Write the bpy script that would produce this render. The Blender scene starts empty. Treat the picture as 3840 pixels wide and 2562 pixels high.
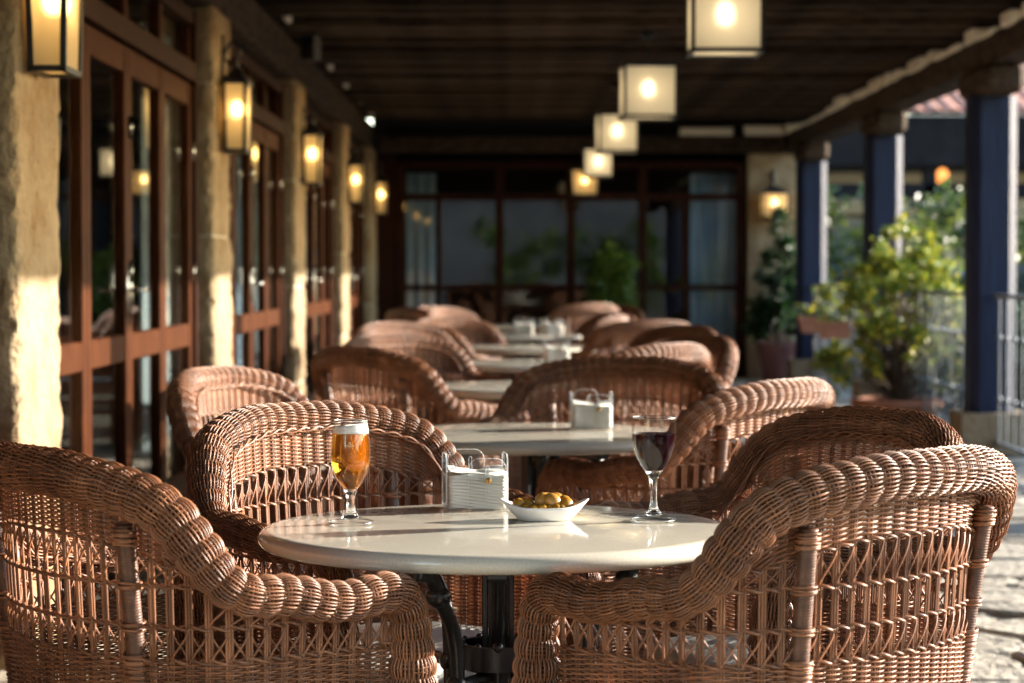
import bpy, math, random
import numpy as np
from mathutils import Vector, Matrix
R = math.radians
random.seed(7)
rng = np.random.default_rng(7)
SC = bpy.context.scene
COL = SC.collection

# ------------------------------------------------------------------ camera
CAMZ = 1.158
cam = bpy.data.cameras.new('camera')
cam.sensor_width = 36.0
cam.lens = 81.2
cam.clip_start = 0.05
cam.clip_end = 900
cam.dof.use_dof = True
cam.dof.focus_distance = 3.9
cam.dof.aperture_fstop = 5.4
camo = bpy.data.objects.new('camera', cam)
COL.objects.link(camo)
camo.location = (0, 0, CAMZ)
camo.rotation_euler = (R(90 - 1.775), 0, -7 / 5300)
SC.camera = camo

# ------------------------------------------------------------------ light
SUN_DIR = Vector((0.527, 0.20, 0.150)).normalized()
world = bpy.data.worlds.new('World')
SC.world = world
world.use_nodes = True
nt = world.node_tree
bg = nt.nodes['Background']
sky = nt.nodes.new('ShaderNodeTexSky')
sky.sky_type = 'NISHITA'
sky.sun_disc = False
sky.sun_elevation = math.asin(SUN_DIR.z)
sky.sun_rotation = math.atan2(SUN_DIR.x, SUN_DIR.y)
sky.air_density = 1.0
sky.dust_density = 0.6
nt.links.new(sky.outputs[0], bg.inputs[0])
bg.inputs[1].default_value = 0.15
sl = bpy.data.lights.new('sun', 'SUN')
sl.energy = 2.9
sl.angle = R(0.55)
sl.color = (1.0, 0.905, 0.78)
so = bpy.data.objects.new('sun', sl)
COL.objects.link(so)
so.rotation_euler = SUN_DIR.to_track_quat('Z', 'Y').to_euler()
so.location = SUN_DIR * 60
SC.view_settings.view_transform = 'Standard'
SC.view_settings.look = 'None'
SC.view_settings.exposure = 2.8
SC.view_settings.gamma = 1.0
SC.render.engine = 'CYCLES'
SC.cycles.use_denoising = True
SC.cycles.max_bounces = 14
SC.cycles.diffuse_bounces = 4
SC.cycles.glossy_bounces = 6
SC.cycles.transmission_bounces = 12
SC.cycles.transparent_max_bounces = 24
SC.cycles.caustics_reflective = False
SC.cycles.caustics_refractive = False
SC.cycles.sample_clamp_indirect = 6.0

# ------------------------------------------------------------------ helpers: objects
def tag(o, label=None, cat=None, group=None, kind=None):
    if label: o['label'] = label
    if cat: o['category'] = cat
    if group: o['group'] = group
    if kind: o['kind'] = kind
    return o

def empty(name, loc=(0, 0, 0), rz=0.0, label=None, cat=None, group=None):
    o = bpy.data.objects.new(name, None)
    o.empty_display_size = 0.1
    COL.objects.link(o)
    o.location = loc
    o.rotation_euler = (0, 0, rz)
    return tag(o, label, cat, group)

def copy_tree(o, parent=None):
    c = o.copy()
    COL.objects.link(c)
    c.parent = parent
    for ch in list(o.children):
        copy_tree(ch, c)
    return c

class MB:
    """collects quads / polygons; build() links ONE mesh object"""
    def __init__(s):
        s.V, s.Q, s.P, s.n = [], [], [], 0
    def quads(s, V, Q):
        V = np.asarray(V, float).reshape(-1, 3); Q = np.asarray(Q, int)
        s.V.append(V); s.Q.append(Q + s.n); s.n += len(V)
    def polys(s, V, P):
        V = np.asarray(V, float).reshape(-1, 3)
        s.V.append(V); s.P += [[i + s.n for i in p] for p in P]; s.n += len(V)
    def box(s, x0, x1, y0, y1, z0, z1, M=None, b=0.0):
        if b > 0:
            b = min(b, abs(x1-x0)*.45, abs(y1-y0)*.45, abs(z1-z0)*.45)
            V, P = bevel_box(x0, x1, y0, y1, z0, z1, b)
            V = np.array(V)
        else:
            V = np.array([(x, y, z) for z in (z0, z1) for y in (y0, y1) for x in (x0, x1)], float)
            P = [(0, 2, 3, 1), (4, 5, 7, 6), (0, 1, 5, 4), (2, 6, 7, 3), (0, 4, 6, 2), (1, 3, 7, 5)]
        if M is not None:
            V = np.array([M @ Vector(v) for v in V])
        s.polys(V, P); return s
    def lathe(s, prof, n=32, c=(0, 0, 0), sx=1.0, sy=1.0, cap0=True, cap1=True):
        prof = np.array(prof, float); m = len(prof)
        a = np.linspace(0, 2*np.pi, n, endpoint=False)
        V = np.stack([np.outer(prof[:, 0], np.cos(a))*sx + c[0], np.outer(prof[:, 0], np.sin(a))*sy + c[1],
                      np.repeat(prof[:, 1:2], n, 1) + c[2]], -1).reshape(-1, 3)
        Q = []
        for i in range(m-1):
            for j in range(n):
                k = (j+1) % n
                Q.append((i*n+j, i*n+k, (i+1)*n+k, (i+1)*n+j))
        P = []
        if cap0 and prof[0, 0] > 1e-6: P.append(list(range(n))[::-1])
        if cap1 and prof[-1, 0] > 1e-6: P.append([(m-1)*n+j for j in range(n)])
        b = s.n
        s.quads(V, Q)
        s.P += [[i + b for i in p] for p in P]
        return s
    def tubes(s, paths, rad, sides=5, normals=None, cap=False):
        paths = np.asarray(paths, float)
        if paths.ndim == 2: paths = paths[None]; normals = None if normals is None else np.asarray(normals)[None]
        S, N, _ = paths.shape
        T = np.gradient(paths, axis=1); T /= np.linalg.norm(T, axis=2, keepdims=True) + 1e-12
        if normals is None:
            ref = np.zeros_like(T)
            av = np.abs(T).mean(axis=1)
            ax = np.argmin(av, axis=1)
            ref[np.arange(S), :, ax] = 1.0
        else:
            ref = np.broadcast_to(normals, T.shape)
        B = np.cross(T, ref); B /= np.linalg.norm(B, axis=2, keepdims=True) + 1e-12
        Nn = np.cross(B, T)
        rad = np.asarray(rad, float)
        if rad.ndim == 0: rad = np.full((S, N), float(rad))
        elif rad.ndim == 1: rad = np.broadcast_to(rad, (S, N)) if len(rad) == N else np.repeat(rad[:, None], N, 1)
        a = np.arange(sides)/sides*2*np.pi
        V = paths[:, :, None, :] + rad[:, :, None, None]*(np.cos(a)[None, None, :, None]*Nn[:, :, None, :] + np.sin(a)[None, None, :, None]*B[:, :, None, :])
        i = np.arange(N-1)[:, None]; j = np.arange(sides)[None, :]; k = (j+1) % sides
        q = np.stack([i*sides+j, (i+1)*sides+j, (i+1)*sides+k, i*sides+k], -1).reshape(-1, 4)
        Q = (q[None] + (np.arange(S)*N*sides)[:, None, None]).reshape(-1, 4)
        b = s.n
        s.quads(V.reshape(-1, 3), Q)
        if cap:
            for t in range(S):
                o = b + t*N*sides
                s.P.append([o+x for x in range(sides)]); s.P.append([o+(N-1)*sides+x for x in range(sides)][::-1])
        return s
    def build(s, name, mat, parent=None, smooth=True, loc=None, auto=None):
        me = bpy.data.meshes.new(name)
        V = np.concatenate(s.V) if s.V else np.zeros((0, 3))
        Q = np.concatenate(s.Q) if s.Q else np.zeros((0, 4), int)
        nq, npoly = len(Q), len(s.P)
        loops = np.concatenate([Q.reshape(-1)] + ([np.concatenate([np.array(p) for p in s.P])] if npoly else [])).astype(np.int32)
        sizes = np.concatenate([np.full(nq, 4), np.array([len(p) for p in s.P], int)]).astype(np.int32)
        me.vertices.add(len(V)); me.vertices.foreach_set('co', V.astype(np.float32).ravel())
        me.loops.add(len(loops)); me.loops.foreach_set('vertex_index', loops)
        me.polygons.add(len(sizes))
        st = np.concatenate([[0], np.cumsum(sizes)[:-1]]).astype(np.int32)
        me.polygons.foreach_set('loop_start', st)
        me.polygons.foreach_set('loop_total', sizes)
        me.polygons.foreach_set('use_smooth', np.full(len(sizes), bool(smooth)))
        me.update(calc_edges=True); me.validate()
        if smooth and auto: me.set_sharp_from_angle(angle=R(auto))
        o = bpy.data.objects.new(name, me)
        COL.objects.link(o)
        for m in (mat if isinstance(mat, (list, tuple)) else [mat]):
            me.materials.append(m)
        if parent is not None: o.parent = parent
        if loc is not None: o.location = loc
        return o

def bevel_box(x0, x1, y0, y1, z0, z1, b):
    xs, ys, zs = (x0, x1), (y0, y1), (z0, z1)
    V, idx = [], {}
    for i in (0, 1):
        for j in (0, 1):
            for k in (0, 1):
                sx, sy, sz = (b if i == 0 else -b), (b if j == 0 else -b), (b if k == 0 else -b)
                for ax, p in enumerate(((xs[i], ys[j]+sy, zs[k]+sz), (xs[i]+sx, ys[j], zs[k]+sz), (xs[i]+sx, ys[j]+sy, zs[k]))):
                    idx[(i, j, k, ax)] = len(V); V.append(p)
    P = []
    for ax in range(3):
        for side in (0, 1):
            seq = [(0, 0), (1, 0), (1, 1), (0, 1)]
            f = []
            for (a, c) in seq:
                t = [0, 0, 0]; t[ax] = side; o = [q for q in range(3) if q != ax]; t[o[0]] = a; t[o[1]] = c
                f.append(idx[(t[0], t[1], t[2], ax)])
            P.append(f)
    for ax in range(3):
        o = [q for q in range(3) if q != ax]
        for a in (0, 1):
            for c in (0, 1):
                f = []
                t = [0, 0, 0]; t[o[0]] = a; t[o[1]] = c
                t[ax] = 0; f += [idx[(*t, o[0])], idx[(*t, o[1])]]
                t[ax] = 1; f += [idx[(*t, o[1])], idx[(*t, o[0])]]
                P.append(f)
    for i in (0, 1):
        for j in (0, 1):
            for k in (0, 1):
                P.append([idx[(i, j, k, ax)] for ax in range(3)])
    # orient outward
    C = np.array([(x0+x1)/2, (y0+y1)/2, (z0+z1)/2]); A = np.array(V); out = []
    for p in P:
        q = A[p]; n = np.cross(q[1]-q[0], q[2]-q[0])
        out.append(p if np.dot(n, q.mean(0)-C) > 0 else p[::-1])
    return V, out

def catmull(pts, n=12):
    pts = np.array(pts, float); p = np.vstack([2*pts[0]-pts[1], pts, 2*pts[-1]-pts[-2]])
    out = []
    t = np.linspace(0, 1, n, endpoint=False)[:, None]
    for i in range(1, len(p)-2):
        out.append(.5*((2*p[i])+(-p[i-1]+p[i+1])*t+(2*p[i-1]-5*p[i]+4*p[i+1]-p[i+2])*t*t+(-p[i-1]+3*p[i]-3*p[i+1]+p[i+2])*t**3))
    out.append(p[-2:-1])
    return np.vstack(out)

def resample(P, n):
    d = np.concatenate([[0], np.cumsum(np.linalg.norm(np.diff(P, axis=0), axis=1))])
    t = np.linspace(0, d[-1], n)
    return np.stack([np.interp(t, d, P[:, i]) for i in range(P.shape[1])], 1), d[-1]

def sstep(x, a, b):
    t = np.clip((np.asarray(x, float)-a)/(b-a), 0, 1); return t*t*(3-2*t)

# ------------------------------------------------------------------ helpers: materials
def newmat(name):
    m = bpy.data.materials.new(name); m.use_nodes = True
    nt = m.node_tree; b = nt.nodes['Principled BSDF']
    return m, nt, b

def mat(name, col, rough=0.6, col2=None, scale=8.0, bump=0.0, bscale=None, metal=0.0, spec=0.5, stretch=None, col3=None, detail=6.0, coat=0.0, bdist=0.01, island=0.0, objrand=0.0):
    m, nt, b = newmat(name)
    L = nt.links.new
    b.inputs['Roughness'].default_value = rough
    b.inputs['Metallic'].default_value = metal
    b.inputs['Specular IOR Level'].default_value = spec
    b.inputs['Coat Weight'].default_value = coat
    tc = nt.nodes.new('ShaderNodeTexCoord')
    mp = nt.nodes.new('ShaderNodeMapping')
    L(tc.outputs['Object'], mp.inputs['Vector'])
    if stretch: mp.inputs['Scale'].default_value = stretch
    colout = None
    if col2 is not None:
        n = nt.nodes.new('ShaderNodeTexNoise'); n.inputs['Scale'].default_value = scale; n.inputs['Detail'].default_value = detail
        n.inputs['Roughness'].default_value = 0.6
        L(mp.outputs[0], n.inputs['Vector'])
        r = nt.nodes.new('ShaderNodeValToRGB')
        r.color_ramp.elements[0].position = 0.32; r.color_ramp.elements[1].position = 0.68
        r.color_ramp.elements[0].color = (*col, 1); r.color_ramp.elements[1].color = (*col2, 1)
        if col3 is not None:
            e = r.color_ramp.elements.new(0.5); e.color = (*col3, 1)
        L(n.outputs['Fac'], r.inputs[0]); colout = r.outputs[0]
    if island or objrand:
        hs = nt.nodes.new('ShaderNodeHueSaturation')
        if colout: L(colout, hs.inputs['Color'])
        else: hs.inputs['Color'].default_value = (*col, 1)
        src = None
        if island:
            g = nt.nodes.new('ShaderNodeNewGeometry')
            mr = nt.nodes.new('ShaderNodeMapRange'); mr.inputs[3].default_value = 1-island; mr.inputs[4].default_value = 1+island
            L(g.outputs['Random Per Island'], mr.inputs[0]); src = mr.outputs[0]
        if objrand:
            oi = nt.nodes.new('ShaderNodeObjectInfo')
            m2 = nt.nodes.new('ShaderNodeMapRange'); m2.inputs[3].default_value = 1-objrand; m2.inputs[4].default_value = 1+objrand
            L(oi.outputs['Random'], m2.inputs[0])
            if src:
                mu = nt.nodes.new('ShaderNodeMath'); mu.operation = 'MULTIPLY'; L(src, mu.inputs[0]); L(m2.outputs[0], mu.inputs[1]); src = mu.outputs[0]
            else: src = m2.outputs[0]
        L(src, hs.inputs['Value']); colout = hs.outputs[0]
    if colout: L(colout, b.inputs['Base Color'])
    else: b.inputs['Base Color'].default_value = (*col, 1)
    if bump:
        n2 = nt.nodes.new('ShaderNodeTexNoise'); n2.inputs['Scale'].default_value = bscale or scale*3; n2.inputs['Detail'].default_value = 8
        L(mp.outputs[0], n2.inputs['Vector'])
        bp = nt.nodes.new('ShaderNodeBump'); bp.inputs['Strength'].default_value = bump; bp.inputs['Distance'].default_value = bdist
        L(n2.outputs['Fac'], bp.inputs['Height']); L(bp.outputs[0], b.inputs['Normal'])
    return m

def thin_glass(name, tint=(0.93, 0.95, 0.94), rough=0.0, f0=0.08, top=1.0):
    """thin sheet: straight-through transmission plus a Schlick mirror term, same from both sides"""
    m, nt, b = newmat(name); nt.nodes.remove(b)
    out = nt.nodes['Material Output']; L = nt.links.new
    t = nt.nodes.new('ShaderNodeBsdfTransparent'); t.inputs[0].default_value = (*tint, 1)
    g = nt.nodes.new('ShaderNodeBsdfGlossy'); g.inputs['Roughness'].default_value = rough
    geo = nt.nodes.new('ShaderNodeNewGeometry')
    d = nt.nodes.new('ShaderNodeVectorMath'); d.operation = 'DOT_PRODUCT'
    L(geo.outputs['Normal'], d.inputs[0]); L(geo.outputs['Incoming'], d.inputs[1])
    def mth(op, a, b_):
        n = nt.nodes.new('ShaderNodeMath'); n.operation = op
        for i, v in enumerate((a, b_)):
            if v is None: continue
            if isinstance(v, (int, float)): n.inputs[i].default_value = v
            else: L(v, n.inputs[i])
        return n.outputs[0]
    c = mth('ABSOLUTE', d.outputs['Value'], None)
    p = mth('POWER', mth('SUBTRACT', 1.0, c), 5.0)
    f = mth('ADD', mth('MULTIPLY', p, top-f0), f0)
    mx = nt.nodes.new('ShaderNodeMixShader')
    L(f, mx.inputs[0]); L(t.outputs[0], mx.inputs[1]); L(g.outputs[0], mx.inputs[2]); L(mx.outputs[0], out.inputs[0])
    return m

def solid_glass(name, col=(1, 1, 1), ior=1.45, rough=0.0):
    m, nt, b = newmat(name)
    b.inputs['Base Color'].default_value = (*col, 1); b.inputs['Roughness'].default_value = rough
    b.inputs['Transmission Weight'].default_value = 1.0; b.inputs['IOR'].default_value = ior
    return m

def frosted(name, col, dif, see):
    """etched glass: part diffusing, part rough see-through so the bulb shows as a soft hot spot"""
    m, nt, b = newmat(name); nt.nodes.remove(b)
    out = nt.nodes['Material Output']; L = nt.links.new
    t = nt.nodes.new('ShaderNodeBsdfTranslucent'); t.inputs[0].default_value = (*col, 1)
    d = nt.nodes.new('ShaderNodeBsdfDiffuse'); d.inputs[0].default_value = (*col, 1)
    r = nt.nodes.new('ShaderNodeBsdfRefraction'); r.inputs['Roughness'].default_value = 0.58; r.inputs['IOR'].default_value = 1.3; r.inputs[0].default_value = (*col, 1)
    g = nt.nodes.new('ShaderNodeBsdfGlossy'); g.inputs['Roughness'].default_value = 0.25
    m1 = nt.nodes.new('ShaderNodeMixShader'); m1.inputs[0].default_value = dif
    L(t.outputs[0], m1.inputs[1]); L(d.outputs[0], m1.inputs[2])
    m3 = nt.nodes.new('ShaderNodeMixShader'); m3.inputs[0].default_value = see
    L(m1.outputs[0], m3.inputs[1]); L(r.outputs[0], m3.inputs[2])
    m2 = nt.nodes.new('ShaderNodeMixShader'); m2.inputs[0].default_value = 0.05
    L(m3.outputs[0], m2.inputs[1]); L(g.outputs[0], m2.inputs[2]); L(m2.outputs[0], out.inputs[0])
    return m

def emitter(name, col, s):
    m, nt, b = newmat(name)
    b.inputs['Base Color'].default_value = (0, 0, 0, 1)
    b.inputs['Emission Color'].default_value = (*col, 1); b.inputs['Emission Strength'].default_value = s
    return m

def leafmat(name, c1, c2, c3):
    m, nt, b = newmat(name)
    L = nt.links.new; out = nt.nodes['Material Output']
    g = nt.nodes.new('ShaderNodeNewGeometry')
    r = nt.nodes.new('ShaderNodeValToRGB')
    r.color_ramp.elements[0].color = (*c1, 1); r.color_ramp.elements[1].color = (*c3, 1)
    e = r.color_ramp.elements.new(0.55); e.color = (*c2, 1)
    L(g.outputs['Random Per Island'], r.inputs[0]); L(r.outputs[0], b.inputs['Base Color'])
    b.inputs['Roughness'].default_value = 0.45
    t = nt.nodes.new('ShaderNodeBsdfTranslucent'); L(r.outputs[0], t.inputs[0])
    mx = nt.nodes.new('ShaderNodeMixShader'); mx.inputs[0].default_value = 0.35
    L(b.outputs[0], mx.inputs[1]); L(t.outputs[0], mx.inputs[2]); L(mx.outputs[0], out.inputs[0])
    return m

M = {}
M['wicker'] = mat('wicker', (0.140, 0.050, 0.020), 0.42, (0.345, 0.150, 0.070), scale=9, island=0.38, objrand=0.12, spec=0.5)
M['wicker_core'] = mat('wicker_core', (0.012, 0.005, 0.0025), 0.9, (0.026, 0.011, 0.005), scale=30)
M['cane'] = mat('cane', (0.060, 0.023, 0.011), 0.45, (0.145, 0.060, 0.030), scale=26, stretch=(1, 1, 2.2), bump=.25, bscale=120, bdist=.002)
M['stone_top'] = mat('stone_top', (0.54, 0.50, 0.415), 0.06, (0.625, 0.585, 0.50), scale=260, detail=3, col3=(0.585, 0.545, 0.46), spec=0.5, bump=0.02, bscale=160, bdist=0.001)
def smear(m, lo, hi, scale):
    nt = m.node_tree; b = nt.nodes['Principled BSDF']
    tc = nt.nodes.new('ShaderNodeTexCoord'); n = nt.nodes.new('ShaderNodeTexNoise'); n.inputs['Scale'].default_value = scale; n.inputs['Detail'].default_value = 5; n.inputs['Distortion'].default_value = 2.0
    r = nt.nodes.new('ShaderNodeMapRange'); r.inputs[1].default_value = .42; r.inputs[2].default_value = .68; r.inputs[3].default_value = lo; r.inputs[4].default_value = hi
    nt.links.new(tc.outputs['Object'], n.inputs['Vector']); nt.links.new(n.outputs['Fac'], r.inputs[0]); nt.links.new(r.outputs[0], b.inputs['Roughness'])
smear(M['stone_top'], .045, .17, 9)
M['iron'] = mat('iron', (0.012, 0.012, 0.014), 0.32, (0.022, 0.02, 0.018), scale=12, spec=0.6, bump=0.15, bscale=90, bdist=0.002)
M['fabric'] = mat('fabric', (0.50, 0.49, 0.46), 0.9, (0.62, 0.60, 0.56), scale=5, bump=0.5, bscale=500, bdist=0.002)
M['sandstone'] = mat('sandstone', (0.225, 0.145, 0.072), 0.95, (0.355, 0.275, 0.170), scale=5.5, bump=1.0, bscale=26, bdist=0.03, col3=(0.30, 0.222, 0.135), detail=10, spec=0.2, objrand=0.07)
M['mortar'] = mat('mortar', (0.46, 0.40, 0.30), 0.95, (0.56, 0.50, 0.40), scale=10, bump=0.4, bdist=0.01)
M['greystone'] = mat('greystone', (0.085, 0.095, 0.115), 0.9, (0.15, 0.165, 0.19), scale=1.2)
M['plaster'] = mat('plaster', (0.74, 0.66, 0.52), 0.9, (0.80, 0.74, 0.62), scale=6, bump=0.3, bdist=0.01)
M['doorwood'] = mat('doorwood', (0.022, 0.0058, 0.0020), 0.5, (0.080, 0.024, 0.0068), scale=5, stretch=(14, 14, 1.2), bump=0.15, bscale=10, bdist=0.003, spec=.04)
M['framewood'] = mat('framewood', (0.016, 0.005, 0.0025), 0.55, (0.040, 0.013, 0.006), scale=5, spec=.06, stretch=(10, 10, 1.2), bump=0.15, bscale=10, bdist=0.003)
M['darkwood'] = mat('darkwood', (0.014, 0.009, 0.006), 0.8, (0.088, 0.057, 0.035), scale=2.2, spec=.15, objrand=.35, stretch=(2, 9, 9), bump=0.6, bscale=6, bdist=0.02)
M['beamwood'] = mat('beamwood', (0.018, 0.011, 0.007), 0.85, (0.095, 0.062, 0.038), scale=4, spec=.2, stretch=(6, 1.2, 6), bump=0.8, bscale=9, bdist=0.03)
M['bluewood'] = mat('bluewood', (0.0028, 0.0065, 0.023), 0.6, (0.0085, 0.017, 0.052), scale=5, spec=.3, stretch=(9, 9, 0.8), bump=0.5, bscale=6, bdist=0.015)
M['blackmetal'] = mat('blackmetal', (0.012, 0.012, 0.013), 0.42, (0.02, 0.02, 0.02), scale=30, spec=0.5)
M['railmetal'] = mat('railmetal', (0.13, 0.145, 0.155), 0.45, (0.18, 0.195, 0.20), scale=10, metal=0.35)
M['steel'] = mat('steel', (0.55, 0.54, 0.5), 0.25, metal=1.0)
M['brass'] = mat('brass', (0.42, 0.24, 0.07), 0.38, (0.5, 0.3, 0.1), scale=200, metal=1.0)
M['pane'] = thin_glass('pane', (0.84, 0.88, 0.88), f0=.032)
M['acrylic'] = thin_glass('acrylic', (0.97, 0.975, 0.975), f0=.03, top=.7)
M['bowlglass'] = thin_glass('bowlglass', (0.975, 0.98, 0.98), f0=.02, top=.8)
M['glass'] = solid_glass('glass')
M['frost_warm'] = frosted('frost_warm', (0.88, 0.78, 0.55), .42, .36)
M['frost_cream'] = frosted('frost_cream', (0.94, 0.93, 0.88), .45, .17)
M['bulb_wall'] = emitter('bulb_wall', (1.0, 0.62, 0.24), 5.0)
M['bulb_pend'] = emitter('bulb_pend', (1.0, 0.74, 0.40), 3.0)
M['white_ceramic'] = mat('white_ceramic', (0.80, 0.80, 0.78), 0.12, spec=0.5)
M['napkin'] = mat('napkin', (0.80, 0.77, 0.70), 0.95, (0.86, 0.83, 0.77), scale=20, island=0.05, bump=0.3, bscale=300, bdist=0.001)
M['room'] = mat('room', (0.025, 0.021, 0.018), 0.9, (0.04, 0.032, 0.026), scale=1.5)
M['roomfloor'] = mat('roomfloor', (0.08, 0.06, 0.045), 0.5, (0.1, 0.075, 0.06), scale=2)
M['curtain'] = mat('curtain', (0.62, 0.68, 0.70), 0.9, (0.72, 0.76, 0.77), scale=3)
M['curtain_blue'] = mat('curtain_blue', (0.34, 0.48, 0.68), 0.9, (0.55, 0.65, 0.76), scale=3)
M['flag'] = mat('flag', (0.20, 0.17, 0.125), 0.85, (0.37, 0.325, 0.25), scale=7, bump=0.9, bscale=30, bdist=0.02, objrand=0.22, col3=(0.34, 0.30, 0.235))
M['ground'] = mat('ground', (0.13, 0.112, 0.085), 0.95, (0.20, 0.178, 0.14), scale=1.7, bump=0.6, bscale=9, bdist=0.03)
M['terracotta'] = mat('terracotta', (0.36, 0.13, 0.065), 0.8, (0.46, 0.19, 0.10), scale=6, bump=0.2)
M['plumpot'] = mat('plumpot', (0.16, 0.062, 0.058), 0.5, (0.22, 0.09, 0.08), scale=6)
M['soil'] = mat('soil', (0.03, 0.022, 0.015), 0.95, (0.06, 0.045, 0.03), scale=30, bump=0.8)
M['bark'] = mat('bark', (0.07, 0.045, 0.03), 0.9, (0.13, 0.09, 0.06), scale=30, bump=0.5)
M['leaf_yellow'] = leafmat('leaf_yellow', (0.05, 0.095, 0.012), (0.17, 0.23, 0.022), (0.55, 0.46, 0.035))
M['leaf_green'] = leafmat('leaf_green', (0.010, 0.035, 0.010), (0.018, 0.07, 0.016), (0.035, 0.12, 0.028))
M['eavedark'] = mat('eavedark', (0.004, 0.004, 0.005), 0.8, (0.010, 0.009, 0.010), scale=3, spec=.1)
M['leaf_dark'] = leafmat('leaf_dark', (0.006, 0.018, 0.005), (0.012, 0.036, 0.009), (0.03, 0.08, 0.018))
M['leaf_fresh'] = leafmat('leaf_fresh', (0.03, 0.075, 0.010), (0.09, 0.17, 0.018), (0.20, 0.28, 0.03))
M['leaf_hedge'] = leafmat('leaf_hedge', (0.015, 0.032, 0.006), (0.05, 0.08, 0.012), (0.18, 0.20, 0.03))
M['rooftile'] = mat('rooftile', (0.22, 0.075, 0.04), 0.85, (0.32, 0.13, 0.07), scale=3, island=0.2)
M['ochre'] = mat('ochre', (0.50, 0.42, 0.29), 0.9, (0.58, 0.50, 0.36), scale=2, bump=0.3)
M['print'] = mat('print', (0.85, 0.72, 0.48), 0.5)

# ------------------------------------------------------------------ ground
def ground():
    mb = MB()
    mb.quads([(-200, -60, -.022), (200, -60, -.022), (200, 340, -.022), (-200, 340, -.022)], [(0, 1, 2, 3)])
    g = mb.build('ground', M['ground'], smooth=False)
    tag(g, kind='structure')
    # flagstones of the terrace: jittered grid, each an irregular slab with rounded top edge
    cx, cy = 0.34, 0.25
    nx, ny = int(4.9/cx)+2, int(25/cy)+2
    jit = rng.uniform(-.42, .42, (nx+1, ny+1, 2))
    def corner(i, j):
        off = 0.5*(j % 2)
        return np.array([-1.62+(i+off*0.0+jit[i, j, 0]*.75)*cx + (0.5*cx if j % 2 else 0), 1.0+(j+jit[i, j, 1]*.7)*cy])
    rest = MB()
    F, VX, VY = 5300., 1168., 620.
    cand = []
    for i in range(nx):
        for j in range(ny):
            c = np.array([corner(i, j), corner(i+1, j), corner(i+1, j+1), corner(i, j+1)])
            m = c.mean(0)
            if m[0] > 3.45: continue
            poly = m+(c-m)*0.93
            # eight-gon with cut corners
            pts = []
            for k in range(4):
                a, b, d = poly[k-1], poly[k], poly[(k+1) % 4]
                pts += [b+(a-b)*rng.uniform(.1, .25), b+(d-b)*rng.uniform(.1, .25)]
            h = rng.uniform(.012, .03)
            pts = np.array(pts); n = 8
            inner = m+(pts-m)*0.90
            h -= .026; V = [(p[0], p[1], -.04) for p in pts]+[(p[0], p[1], h-.008) for p in pts]+[(p[0], p[1], h+rng.uniform(-.003, .003)) for p in inner]
            P = [[k, (k+1) % n, n+(k+1) % n, n+k] for k in range(n)]+[[n+k, n+(k+1) % n, 2*n+(k+1) % n, 2*n+k] for k in range(n)]+[[2*n+k for k in range(n)]]
            sx = VX+F*m[0]/m[1]; sy = VY+F*CAMZ/m[1]
            if 1990 < sx < 2440 and 850 < sy < 1660:
                cand.append((V, P))
            else: rest.polys(V, P)
    for V, P in cand[:300]:
        s = MB(); s.polys(V, P); s.build('flagstone', M['flag'], g, smooth=False)
    for V, P in cand[300:]: rest.polys(V, P)
    o = rest.build('flagstones', M['flag'], g, smooth=False); tag(o, kind='stuff')
    return g
ground()

# ------------------------------------------------------------------ stone pillars of the left wall
def rough_block(name, x0, x1, y0, y1, z0, z1, m, parent, amp=0.012, seed=0, step=0.06):
    """box of sandstone with a hewn surface: gridded faces pushed in and out"""
    from mathutils import noise
    nx, ny, nz = [max(2, int(round(d/step))) for d in (x1-x0, y1-y0, z1-z0)]
    V, P, idx = [], [], {}
    def vid(i, j, k):
        t = (i, j, k)
        if t in idx: return idx[t]
        p = Vector((x0+(x1-x0)*i/nx, y0+(y1-y0)*j/ny, z0+(z1-z0)*k/nz))
        d = Vector((0, 0, 0)); e = 0
        for a, (q, n) in enumerate(((i, nx), (j, ny), (k, nz))):
            if q == 0: d[a] -= 1; e += 1
            if q == n: d[a] += 1; e += 1
        nn = .55*noise.noise(p*7+Vector((seed, 0, 0)))+.9*noise.noise(p*31+Vector((seed, 3, 0)))
        off = nn*amp-(0.010 if e > 1 else 0)
        if d[2] != 0: d[2] *= 0.2
        p += d*off
        idx[t] = len(V); V.append(p); return idx[t]
    for i in range(nx):
        for j in range(ny):
            P.append([vid(i, j, 0), vid(i, j+1, 0), vid(i+1, j+1, 0), vid(i+1, j, 0)])
            P.append([vid(i, j, nz), vid(i+1, j, nz), vid(i+1, j+1, nz), vid(i, j+1, nz)])
    for i in range(nx):
        for k in range(nz):
            P.append([vid(i, 0, k), vid(i+1, 0, k), vid(i+1, 0, k+1), vid(i, 0, k+1)])
            P.append([vid(i, ny, k), vid(i, ny, k+1), vid(i+1, ny, k+1), vid(i+1, ny, k)])
    for j in range(ny):
        for k in range(nz):
            P.append([vid(0, j, k), vid(0, j, k+1), vid(0, j+1, k+1), vid(0, j+1, k)])
            P.append([vid(nx, j, k), vid(nx, j+1, k), vid(nx, j+1, k+1), vid(nx, j, k+1)])
    mb = MB(); mb.polys([tuple(v) for v in V], P)
    return mb.build(name, m, parent, smooth=True, auto=50)

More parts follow.
